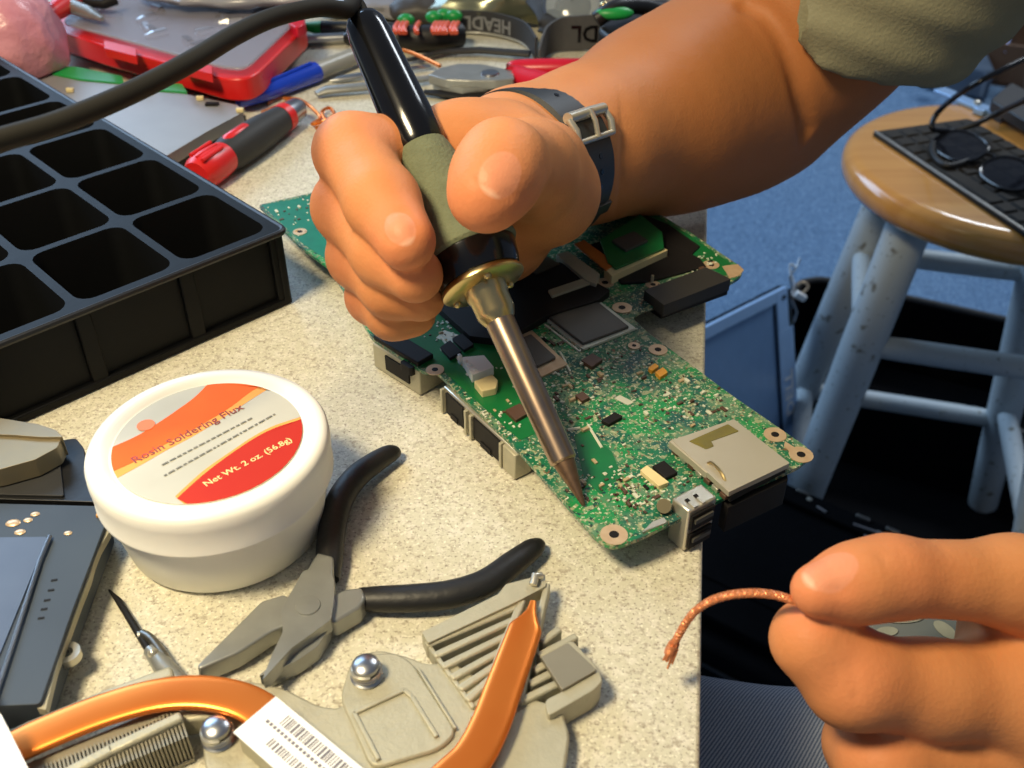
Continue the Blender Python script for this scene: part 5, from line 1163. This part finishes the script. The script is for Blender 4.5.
# ------------------------------------------------------------------ desoldering braid and its spool
br_ = thing('desoldering_braid', 'copper desoldering braid curving out from between thumb and finger', 'braid', Q(668, 655, .25))
bpts = [Q(670, 652, .252), Q(676, 640, .250), Q(690, 617, .247), Q(705, 604, .244), Q(725, 596, .242), Q(750, 593, .240), Q(775, 595, .239), Q(800, 603, .2385), Q(830, 615, .2395), Q(850, 623, .243), Q(866, 631, .249), Q(876, 636, .256)]
sp = spline(bpts, 10)
mk('braided_strip', MB().tube(sp, [.0017] * 8 + [.00110] * (len(sp) - 8), seg=14, flat=(1.0, .62), upv=(0, .35, 1)), m_braid, br_, smooth=True)
n_ = len(sp)
for s0, sg in ((0, 1), (1.6, 1), (3.2, 1), (4.8, 1), (0.8, -1), (2.4, -1), (4.0, -1), (5.6, -1)):
    pts = []
    for i in range(0, (n_ - 1) * 4 + 1):
        t_ = i / 4; k = min(int(t_), n_ - 2); p = sp[k].lerp(sp[k + 1], t_ - k); T_ = (sp[k + 1] - sp[k]).normalized(); x = T_.cross(Vector((0, .35, 1))).normalized(); y = x.cross(T_)
        r0 = .00165 if t_ < 8 else .00106; a = s0 + sg * t_ * 1.15; pts.append(p + x * (r0 * math.cos(a)) + y * (r0 * .66 * math.sin(a)))
    mk('strand', MB().tube(pts, .00034, seg=5), m_braid, br_, smooth=True)
rr = random.Random(3)
e0 = sp[0]; ed = (sp[0] - sp[2]).normalized()
for k in range(12):
    o_ = Vector((rr.uniform(-1, 1), rr.uniform(-1, 1), rr.uniform(-1, 1))) * .0012
    mk('frayed_end', MB().tube([e0 + o_ - ed * .003, e0 + o_ * 1.2 + ed * rr.uniform(.0015, .0035)], .0003, seg=5), m_braid, br_)
m_spool = mat('slate_blue_plastic', rgb(50, 68, 82), 0.4, var=0.06); m_spl = mat('pale_grey_print', rgb(126, 134, 128), 0.5, c2=rgb(96, 104, 100), scale=300)
spc = Q(925, 640, .300); nrm_ = vw(spc) + Vector((0, 0.0, .25)); nrm_.normalize()
spl = thing('braid_spool', 'slate-blue braid spool with pale oval windows held inside the left hand', 'spool', spc)
mk('side_disc', MB().lathe([(.001, 0), (.0205, 0), (.0210, .0006), (.0205, .0012), (.001, .0012)], spc, nrm_, seg=48), m_spool, spl, smooth=True)
mk('side_disc', MB().lathe([(.001, -.0062), (.0205, -.0062), (.0210, -.0056), (.0205, -.005), (.001, -.005)], spc, nrm_, seg=48), m_spool, spl, smooth=True)
mk('core', MB().lathe([(.001, -.0052), (.012, -.0052), (.012, .0002), (.001, .0002)], spc, nrm_, seg=32), m_braid, spl, smooth=True)
sx = nrm_.cross(Vector((0, 0, 1))).normalized(); sx = sx if sx.x > 0 else -sx; sy = nrm_.cross(sx).normalized(); sy = sy if sy.z > 0 else -sy
def spq(x, y): # pixel ray meets disc face
    d = ray(x, y); f0 = spc + nrm_ * .0012; t_ = (f0 - CAM).dot(nrm_) / d.dot(nrm_); return CAM + d * t_
def oval(c0, c1, w):
    a = spq(*c0); b = spq(*c1); ax = (b - a); L = ax.length / 2; ax.normalize(); n2 = nrm_.cross(ax); c_ = (a + b) / 2; n = 28; mb = MB()
    vs = [c_ + ax * (L * math.cos(t)) + n2 * (w * math.sin(t)) + nrm_ * z for z in (0.0001, .0006) for t in [2 * math.pi * i / n for i in range(n)]]
    mb.add(vs, [tuple(range(n)), tuple(range(n, 2 * n))] + [(i, (i + 1) % n, n + (i + 1) % n, n + i) for i in range(n)])
    mk('oval_window', mb, m_spl, spl)
oval((884, 619), (924, 617), .0016); oval((934, 622), (956, 638), .0018); oval((876, 632), (898, 631), .0014); oval((905, 646), (928, 648), .0016)
# ------------------------------------------------------------------ tools and clutter at the far side of the table
def prism_px(nm, pts, z0, z1, m, par, bev=0.0008, r=0.002, lab=None, zr=None): return mk(nm, MB().prism(outline(pts, zr or z1, r), z0, z1), m, par, bevel=bev, label=lab)
# bit case
bcs = thing('bit_case', 'red and black tool bit case with clear lid at the back left', 'case', (*pxy(180, 60, 0), 0))
Zc = 0.028
cpx = [(46, 24), (100, 42), (170, 61), (225, 76), (246, 76), (258, 70), (306, 24), (304, 12), (290, 2), (200, -30), (120, -53)]
prism_px('lower_shell', cpx, 0.0004, 0.010, m_black, bcs, 0.002, 0.006, zr=Zc - 0.012)
prism_px('red_shell', cpx, 0.0095, 0.0225, m_red, bcs, 0.002, 0.008, zr=Zc - 0.004)
inn = [(62, 22), (110, 35), (170, 52), (222, 66), (242, 68), (252, 62), (294, 22), (292, 12), (280, 4), (200, -24), (125, -44)]
prism_px('inner_tray', inn, 0.0226, 0.0236, m_black, bcs, 0.0004, 0.006)
prism_px('clear_lid', inn, 0.0262, 0.0285, m_clear, bcs, 0.001, 0.008)
for q in ([(104, 40), (136, 48), (136, 56), (104, 48)], [(182, 58), (212, 66), (212, 74), (182, 66)]): prism_px('red_latch', q, 0.0225, 0.0275, m_red, bcs, 0.0008, 0.001)
prism_px('pink_corner', [(288, 12), (302, 12), (305, 24), (296, 28), (288, 22)], 0.0225, 0.0290, m_redh, bcs, 0.001, 0.003)
rr = random.Random(5)
for k in range(26):
    x, y = rr.uniform(90, 270), rr.uniform(0, 60)
    if not inside((x, y), [(80, 12), (170, 42), (235, 58), (280, 18), (250, -6), (120, -18)]): continue
    a = P(x, y, 0.0245); d = Vector((rr.uniform(-1, 1), rr.uniform(-1, 1), 0)).normalized() * 0.007
    mk('driver_bit', MB().tube([a - d, a + d * .2, a + d], [0.003, 0.003, 0.0015], seg=6), rr.choice((m_steel, m_steeld, m_chipd)), bcs)
# black-red lump of tools behind the case, top left
tg = thing('folding_multitool', 'black and red handled multi-tool lying by the bit case at the top edge', 'tool', (*pxy(70, 5, 0), 0))
mk('handle', MB().tube([P(48, 16, 0.037), P(75, -2, 0.037), P(100, -20, 0.037)], [0.005, 0.007, 0.006], seg=12), m_red, tg, smooth=True)
mk('jaw', MB().tube([P(70, 6, 0.036), P(88, 12, 0.035), P(102, 19, 0.034)], [0.005, 0.004, 0.0015], seg=10), m_tool, tg, smooth=True)
mk('clip', MB().tube([P(86, 2, 0.0355), P(104, 4, 0.036), P(116, 0, 0.037)], 0.003, seg=10), m_chipd, tg, smooth=True)
# pink bag
vb_ = MB(); c0 = P(4, 36, 0.032); vb_.sphere(c0, 0.033, 36, 24, (1.0, .9, .95)); 
import mathutils
vb_.v = [tuple(Vector(p) + (Vector(p) - c0) * (0.16 * mathutils.noise.noise(Vector(p) * 38) + 0.10 * mathutils.noise.noise(Vector(p) * 90))) for p in vb_.v]
vb_.v = [(x, y, max(z, 0.0004)) for x, y, z in vb_.v]
tag(mk('pink_bag', vb_, m_pinkb, smooth=True, auto=180), 'shiny crumpled pink plastic bag at the top left behind the tray', 'bag')
# grey drive with green edge board
gd = thing('optical_drive', 'flat grey metal drive lying between the bit case and black tray', 'drive', (*pxy(160, 110, 0), 0))
dpx = [(30, 84), (44, 72), (130, 84), (176, 92), (238, 105), (243, 112), (206, 132), (166, 156), (140, 158), (80, 130)]
prism_px('body', dpx, 0.006, 0.0125, m_greym, gd, 0.0008, 0.0008)
prism_px('black_underside', [(160, 158), (166, 150), (206, 128), (240, 112), (246, 116), (210, 138), (172, 166)], 0.0004, 0.0062, m_chipd, gd, 0.0004, 0.0006, zr=.006)
prism_px('lower_tray', [(34, 84), (238, 108), (166, 152), (84, 128)], 0.0004, 0.006, m_chipd, gd, 0.0004, zr=0.0125)
prism_px('green_edge_board', [(52, 66), (78, 67), (122, 76), (124, 83), (80, 79), (50, 73)], 0.004, 0.0135, m_green, gd, 0.0004, 0.0004)
prism_px('green_edge_board', [(150, 80), (182, 84), (187, 92), (160, 90), (148, 87)], 0.004, 0.0135, m_green, gd, 0.0004, 0.0004)
for x, y in ((70, 90), (150, 90), (200, 98), (240, 110)): mk('tab', MB().box(P(x, y, 0.0135), (0.004, 0.0025, 0.0022)), m_cream, gd, bevel=0.0004)
mk('connector', MB().box(P(212, 104, 0.0132), (0.007, 0.003, 0.0015)), m_chipd, gd)
# blue marker
mk_ = thing('blue_marker', 'grey marker pen with glossy blue cap', 'pen', (*pxy(290, 85, 0), 0))
a, b = P(238, 103, 0.0065), P(316, 72, 0.0065); c_ = P(385, 44, 0.0065)
mk('cap', MB().tube([a, a.lerp(b, .04), a.lerp(b, .3), b], [0.0022, 0.0034, 0.0052, 0.0062], seg=24), m_blue, mk_, smooth=True)
mk('barrel', MB().tube([b, b.lerp(c_, .05), c_], [0.0058, 0.0054, 0.0054], seg=24), m_grey, mk_, smooth=True)
mk('clip', MB().tube([a.lerp(b, .35) + Vector((0, -.001, .0055)), a.lerp(b, .95) + Vector((0, -.001, .0066))], 0.0011, seg=8), m_blue, mk_, smooth=True)
# red and grey handled tool
rt = thing('ratchet_driver', 'stubby red and dark grey screwdriver with chrome nose', 'screwdriver', (*pxy(245, 145, 0), 0))
a, b = P(196, 176, 0.0095), P(300, 107, 0.0085); ax = (b - a)
def rtb(nm, ss, m, lab=None, off=0): return mk(nm, MB().tube([a + ax * s for s, _ in ss], [r for _, r in ss], seg=26), m, rt, smooth=True, label=lab)
rtb('end_cap', [(0.0, .0068), (.03, .0085), (.10, .0090), (.20, .0086), (.26, .0078)], m_red, 'red end cap')
rtb('handle', [(.24, .0080), (.30, .0090), (.45, .0094), (.60, .0090), (.74, .0078), (.80, .0074)], m_dgrey)
rtb('ring', [(.79, .0078), (.85, .0076)], m_red, 'red ring')
rtb('chuck', [(.85, .0066), (.97, .0060), (1.0, .0045)], m_steel, 'chrome nose')
up_ = Vector((-.2, -.45, .85)).normalized(); mk('thumb_slide', MB().tube([a + ax * .30 + up_ * .0068, a + ax * .34 + up_ * .0072, a + ax * .50 + up_ * .0072, a + ax * .55 + up_ * .0062], [0.002, 0.0038, 0.0038, 0.002], seg=14), m_red, rt, smooth=True, label='red slide')
for k in (-1, 0, 1): mk('cap_rib', MB().tube([a + ax * (.03) + Vector((.006 * k * .6, -.003 * k, .0082)), a + ax * .20 + Vector((.006 * k * .6, -.003 * k, .0084))], 0.001, seg=8), m_red, rt, smooth=True)
# tweezers
tw = thing('steel_tweezers', 'worn steel tweezers lying behind the blue marker', 'tweezers', (*pxy(370, 90, 0), 0))
mk('blade', MB().tube([P(316, 94, 0.003), P(326, 90, 0.004), P(370, 86, 0.0045), P(430, 78, 0.004)], [0.0025, 0.0045, 0.0042, 0.003], seg=14, flat=(1, .5), upv=(0, 0, 1)), m_tool, tw, smooth=True)
mk('blade', MB().tube([P(330, 80, 0.0025), P(342, 78, 0.003), P(380, 72, 0.0035), P(430, 66, 0.003)], [0.0015, 0.003, 0.003, 0.002], seg=12, flat=(1, .5), upv=(0, 0, 1)), m_steel, tw, smooth=True)
# copper wire offcuts
cw_ = [(284, 98), (300, 100), (312, 108), (320, 118), (312, 124), (322, 122), (334, 116), (330, 108), (322, 112), (326, 124), (316, 128)]
tag(mk('copper_wire_curl', MB().tube(spline([P(x, y, 0.0016 + .0008 * (i % 3)) for i, (x, y) in enumerate(cw_)], 6), 0.0010, seg=8), m_copper, smooth=True), 'curled copper wire offcut on the table beside the chrome nose', 'wire')
tag(mk('copper_wire_strand', MB().tube(spline([P(x, y, 0.009) for x, y in ((403, 50), (415, 54), (428, 60), (440, 66))], 5), 0.0012, seg=8), m_copper, smooth=True), 'short straight copper wire strand by the cutter nose', 'wire')
tag(mk('orange_shaving', MB().tube(spline([P(x, y, 0.001) for x, y in ((268, 104), (276, 98), (290, 100), (262, 112))], 5), 0.0009, seg=6), m_braid, smooth=True), 'loose orange copper shaving beside the blue marker cap', 'wire')
# thin screwdriver behind
ts = thing('thin_screwdriver', 'slim screwdriver with pale shaft and black handle behind the iron handle', 'screwdriver', (*pxy(340, 40, 0), 0))
mk('shaft', MB().tube([P(306, 40, 0.004), P(346, 38, 0.004)], 0.0036, seg=14), m_steel, ts, smooth=True)
mk('handle', MB().tube([P(344, 38, 0.005), P(350, 38, 0.005), P(440, 42, 0.005), P(446, 42, 0.005)], [0.003, 0.005, 0.005, 0.003], seg=18), m_black, ts, smooth=True)
# green felt pen and black cable behind
gp = thing('green_pen', 'black pen with green end behind the bit case', 'pen', (*pxy(320, 27, 0), 0))
mk('end', MB().tube([P(306, 27, 0.005), P(322, 28, 0.005)], [0.003, 0.0048], seg=16), m_green, gp, smooth=True)
mk('barrel', MB().tube([P(322, 28, 0.005), P(400, 30, 0.005)], 0.0048, seg=16), m_black, gp, smooth=True)
# terminal strip with orange wires
tsx = thing('wire_bundle', 'black cable bundle with orange and green wires beside the lettered strap', 'wires', (*pxy(430, 35, 0), 0))
mk('black_sleeve', MB().tube(spline([P(388, 38, 0.008), P(420, 38, 0.009), P(446, 36, 0.009), P(460, 35, 0.008)], 5), 0.008, seg=18), m_rubber, tsx, smooth=True)
for x in (396, 401, 405, 417, 434, 438, 442, 446, 452, 456): mk('orange_wire', MB().tube(spline([P(x, 33, 0.017), P(x - 1, 28, 0.0185), P(x + 2, 23, 0.017)], 4), 0.0017, seg=8), mat('orange_wire', rgb(226, 92, 56), 0.4) if 'orange_wire' not in MATS else MATS['orange_wire'], tsx, smooth=True)
for x, y in ((406, 20), (434, 17), (444, 15), (454, 16)): mk('green_cap', MB().sphere(P(x, y, 0.014), 0.0045, 14, 10, (1.3, 1, .9)), m_green, tsx, smooth=True)
# diagonal cutters with red handles
dc = thing('diagonal_cutters', 'diagonal cutters with crimson handles pointing at the iron', 'pliers', (*pxy(520, 80, 0), 0))
def zp(x, y, z): return P(x, y, z)
mk('cutter_head', MB().prism(outline([(428, 76), (440, 69), (458, 65), (480, 65), (500, 69), (514, 72), (514, 80), (496, 82), (470, 82), (446, 81)], 0.011, 0.001), 0.006, 0.012), m_tool, dc, bevel=0.003, bseg=3)
mk('lower_cutter', MB().prism(outline([(432, 80), (448, 82), (470, 83), (492, 82), (488, 90), (462, 92), (442, 88)], 0.006, 0.001), 0.0006, 0.008), m_tool, dc, bevel=0.0025, bseg=3)
mk('pivot', MB().lathe([(.001, 0), (.0055, 0), (.005, .0012), (.001, .0016)], P(490, 74, 0.0118), (0, 0, 1), seg=24), m_steel, dc, smooth=True)
mk('neck', MB().tube([P(486, 76, 0.006), P(516, 78, 0.007)], [0.007, 0.006], seg=14, flat=(1, .7), upv=(0, 0, 1)), m_tool, dc, smooth=True)
mk('red_handle', MB().tube(spline([P(513, 78, 0.0075), P(518, 78, 0.0075), P(550, 86, 0.008), P(590, 94, 0.008), P(640, 104, 0.008), P(700, 112, 0.008)], 5), 0.0072, seg=20), m_redh, dc, smooth=True)
mk('red_handle', MB().tube(spline([P(513, 72, 0.0075), P(520, 70, 0.0085), P(560, 69, 0.010), P(610, 70, 0.010), P(660, 78, 0.010)], 5), 0.0062, seg=20), m_redh, dc, smooth=True)
bt = thing('black_tweezers', 'black tweezers lying under the crimson-handled cutters', 'tweezers', (*pxy(500, 92, 0), 0))
mk('blade', MB().tube([P(424, 92, 0.003), P(470, 96, 0.003), P(560, 94, 0.003)], [0.003, 0.006, 0.005], seg=14, flat=(1, .4), upv=(0, 0, 1)), m_chipd, bt, smooth=True)
mk('blade', MB().tube([P(400, 62, 0.003), P(440, 52, 0.004), P(480, 50, 0.004), P(530, 54, 0.004)], [0.002, 0.003, 0.004, 0.004], seg=12, flat=(1, .5), upv=(0, 0, 1)), m_dgrey, bt, smooth=True)
# headlamp
hl = thing('headlamp', 'black headlamp with lettered elastic strap and round silver lamp', 'headlamp', (*pxy(590, 40, 0), 0))
def ribbon(nm, base, h, lean, m, th_=0.0016):
    sp_ = spline([Vector((*pxy(x, y, 0.0008), 0.0008)) for x, y in base], 6); n = len(sp_); vs = []
    hs_ = h if isinstance(h, list) else [h] * len(base)
    for i, p in enumerate(sp_):
        t_ = (sp_[min(i + 1, n - 1)] - sp_[max(i - 1, 0)]).normalized(); nn = Vector((t_.y, -t_.x, 0)); k = i / 6; hh = hs_[min(int(k), len(hs_) - 1)] * (1 - (k % 1)) + hs_[min(int(k) + 1, len(hs_) - 1)] * (k % 1)
        U_ = Vector((0, lean, 1)).normalized() * hh
        for a_, b_ in ((0, -1), (0, 1), (1, 1), (1, -1)): vs.append(p + U_ * a_ + nn * (b_ * th_ / 2))
    fs = [(i * 4 + k, i * 4 + (k + 1) % 4, (i + 1) * 4 + (k + 1) % 4, (i + 1) * 4 + k) for i in range(n - 1) for k in range(4)] + [(0, 3, 2, 1), ((n - 1) * 4, (n - 1) * 4 + 1, (n - 1) * 4 + 2, (n - 1) * 4 + 3)]
    return mk(nm, MB().add(vs, fs), m, hl, smooth=True, bevel=0.0003), sp_
m_band = mat('elastic_band', rgb(44, 45, 48), 0.7, var=0.12, scale=500, bump=0.3); m_letter = mat('grey_lettering', rgb(122, 124, 126), 0.6)
s1, sp1 = ribbon('strap', [(452, 34), (480, 34), (508, 39), (526, 47), (536, 62)], 0.0150, 0.15, m_band)
s2, sp2 = ribbon('strap', [(539, 66), (546, 56), (560, 51), (584, 50), (616, 49), (646, 43), (672, 32)], [0.010, 0.018, 0.021, 0.022, 0.022, 0.021, 0.018], 0.1, mat('lighter_grey_band', rgb(74, 74, 76), 0.7, var=0.1, scale=500, bump=0.3))  # second strap is a lighter grey than the first
def strap_text(txt, sp_, x_px, size, zc, lean, par, m, side=-1):
    """letters upside down, wrapped along the strap"""
    L = [0]
    for a, b in zip(sp_[:-1], sp_[1:]): L.append(L[-1] + (b - a).length)
    k0 = min(range(len(sp_)), key=lambda i: abs(project(sp_[i])[0] - x_px)); s0 = L[k0]
    t_ = text_mb(txt, size, None, 0.0004, bold=0.0003); out = []
    for x, y, z in t_.v:
        s_ = min(max(s0 - x, 0), L[-1] - 1e-6); k = max(i for i in range(len(L) - 1) if L[i] <= s_); f = (s_ - L[k]) / (L[k + 1] - L[k])
        p = sp_[k].lerp(sp_[k + 1], f); t = (sp_[k + 1] - sp_[k]).normalized(); nn = Vector((t.y, -t.x, 0)); nn = nn if nn.y < 0 else -nn
        p = p + Vector((0, lean, 1)).normalized() * (zc - y) + nn * (0.0010 + z); out.append(tuple(p))
    t_.v = out; mk('strap_lettering', t_, m, par)
strap_text('HEADL', sp1, 492, 0.0118, 0.0078, .15, s1, m_letter)
strap_text('HEADL', sp2, 604, 0.0145, 0.0110, .1, s2, m_blackg)
mk('strap_edge', MB().tube([p + Vector((0, -.001, 0.001)) for p in sp1], 0.0009, seg=6), m_grey, s1)
lp_c = Vector((0.0405, 0.676, 0.0205)); lax = (vw(lp_c) + Vector((-.1, 0, .5))).normalized()
mk('lamp_housing', MB().lathe([(.001, -.022), (.012, -.022), (.018, -.010), (.0198, .003), (.0198, .008), (.001, .008)], lp_c - lax * .004, lax, seg=40), m_black, hl, smooth=True)
lr = mk('lamp_ring', MB().lathe([(.0175, .002), (.0205, .002), (.0205, .0075), (.0195, .0095), (.0175, .0085), (.0175, .002)], lp_c, lax, seg=44, cap=False), m_steel, hl, smooth=True)
mk('reflector', MB().lathe([(.0182, .0074), (.012, .004), (.005, .002), (.0005, .002)], lp_c, lax, seg=40, cap=False), m_tin, hl, smooth=True)
mk('lamp_glass', MB().lathe([(.0185, .0080), (.014, .0105), (.008, .0120), (.0005, .0124)], lp_c, lax, seg=40, cap=False), mat('lamp_glass', rgb(190, 205, 215), 0.08, alpha=0.35, spec=0.8), hl, smooth=True)
hbx = [(604, 12), (622, 6), (668, 4), (690, 18), (697, 28), (680, 36), (640, 42), (610, 44), (598, 34)]
mk('battery_housing', MB().prism(outline(hbx, 0.026, 0.004), 0.0006, 0.030), m_black, hl, bevel=0.004, bseg=3)
mk('green_button', MB().sphere(P(614, 13, 0.038), 0.008, 18, 10, (1.5, .7, .5)), m_green, hl, smooth=True)
mk('yellow_screw', MB().sphere(P(604, 6, 0.040), 0.003, 12, 8), m_gold, hl, smooth=True)
mk('swivel_bracket', MB().tube(spline([P(596, 20, 0.034), P(616, 8, 0.040), P(640, 6, 0.038), P(662, 12, 0.032)], 5), 0.005, seg=12), m_black, hl, smooth=True)
mk('buckle', MB().prism(outline([(648, 4), (668, 2), (688, 16), (694, 26), (676, 24), (660, 12)], 0.034, 0.002), 0.029, 0.034), m_dgrey, hl, bevel=0.001)
mk('dark_strap_end', MB().tube(spline([P(530, -6, 0.02), P(545, 8, 0.02), P(552, 22, 0.016), P(548, 34, 0.010)], 5), 0.009, seg=12, flat=(1, .3), upv=(0, 0, 1)), m_band, hl, smooth=True)
# crumpled clear bags at the very back
def crumple(nm, px_, z, sx, sy, sz, m, lab, cat, seed):
    c_ = P(*px_, z); b_ = MB(); b_.sphere(c_, 1.0, 40, 20, (sx, sy, sz)); out = []
    for p in b_.v:
        p = Vector(p); d = p - c_; n1 = mathutils.noise.noise(p * 42 + Vector((seed, 0, 0))); n2 = mathutils.noise.noise(p * 120 + Vector((0, seed, 0))); p = c_ + d * (1 + .35 * n1 + .14 * n2); out.append((p.x, p.y, max(p.z, 0.0005)))
    b_.v = out; return tag(mk(nm, b_, m, smooth=True, auto=25), lab, cat)
m_bag = mat('olive_foil_bag', rgb(140, 142, 124), 0.22, 0.5, c2=rgb(90, 96, 72), scale=60); m_bag2 = mat('grey_film_bag', rgb(150, 150, 156), 0.3, 0.1, var=0.1, scale=60)
crumple('foil_bag', (505, 4), 0.014, 0.052, 0.022, 0.013, m_bag, 'shiny olive foil bag behind the lettered strap', 'bag', 1.0)
crumple('film_bag', (380, 2), 0.008, 0.045, 0.030, 0.008, m_bag2, 'pale grey plastic bag behind the iron handle at the back', 'bag', 5.0)
crumple('dark_pouch', (425, 8), 0.010, 0.026, 0.016, 0.009, mat('dark_olive_pouch', rgb(64, 60, 56), 0.5), 'small dark crumpled pouch behind the orange wires', 'pouch', 9.0)
crumple('clear_bag', (230, -6), 0.036, 0.060, 0.022, 0.006, m_bag2, 'grey plastic bag lying on the far edge of the bit case', 'bag', 3.0)
crumple('white_pouch', (660, -6), 0.010, 0.05, 0.02, 0.010, mat('pale_grey_pouch', rgb(150, 146, 140), 0.5), 'pale grey pouch behind the headlamp at the table corner', 'pouch', 12.0)
# ------------------------------------------------------------------ camera, lamps, world
cam = bpy.data.cameras.new('camera'); co = bpy.data.objects.new('camera', cam); C.objects.link(co)
cam.sensor_width = 36; cam.lens = 36 * FPX / 1024; cam.clip_start = 0.01; cam.clip_end = 50
co.location = CAM; co.rotation_euler = (math.pi / 2 - PITCH, 0, 0)
cam.dof.use_dof = True; cam.dof.focus_distance = 0.33; cam.dof.aperture_fstop = 20
bpy.context.scene.camera = co
def area(nm, loc, tgt, size, power, col, sy=None):
    l = bpy.data.lights.new(nm, 'AREA'); l.size = size; l.energy = power; l.color = col
    if sy: l.shape = 'RECTANGLE'; l.size_y = sy
    o = bpy.data.objects.new(nm, l); C.objects.link(o); o.location = loc
    o.rotation_euler = (Vector(tgt) - Vector(loc)).to_track_quat('-Z', 'Y').to_euler(); return o
area('desk_lamp', (-0.30, 0.05, 0.62), (0.05, 0.25, 0.0), 0.14, 6.9, (1.0, 0.825, 0.52))
area('window_light', (-2.2, 3.0, 1.9), (0.5, 1.0, -0.5), 2.4, 100, (0.47, 0.70, 1.0), 1.8)
area('floor_fill_light', (1.3, 2.3, 1.9), (0.8, 1.4, -0.72), 0.9, 32, (0.86, 0.93, 1.0), 0.5)  # unseen lamp added to brighten the floor
w = bpy.data.worlds.new('world'); bpy.context.scene.world = w; w.use_nodes = True
w.node_tree.nodes['Background'].inputs[0].default_value = (0.50, 0.62, 0.85, 1); w.node_tree.nodes['Background'].inputs[1].default_value = 0.24
s = bpy.context.scene; s.view_settings.view_transform = 'Standard'; s.view_settings.look = 'None'; s.view_settings.gamma = 1; s.view_settings.exposure = 0.0; s.view_settings.use_curve_mapping = False
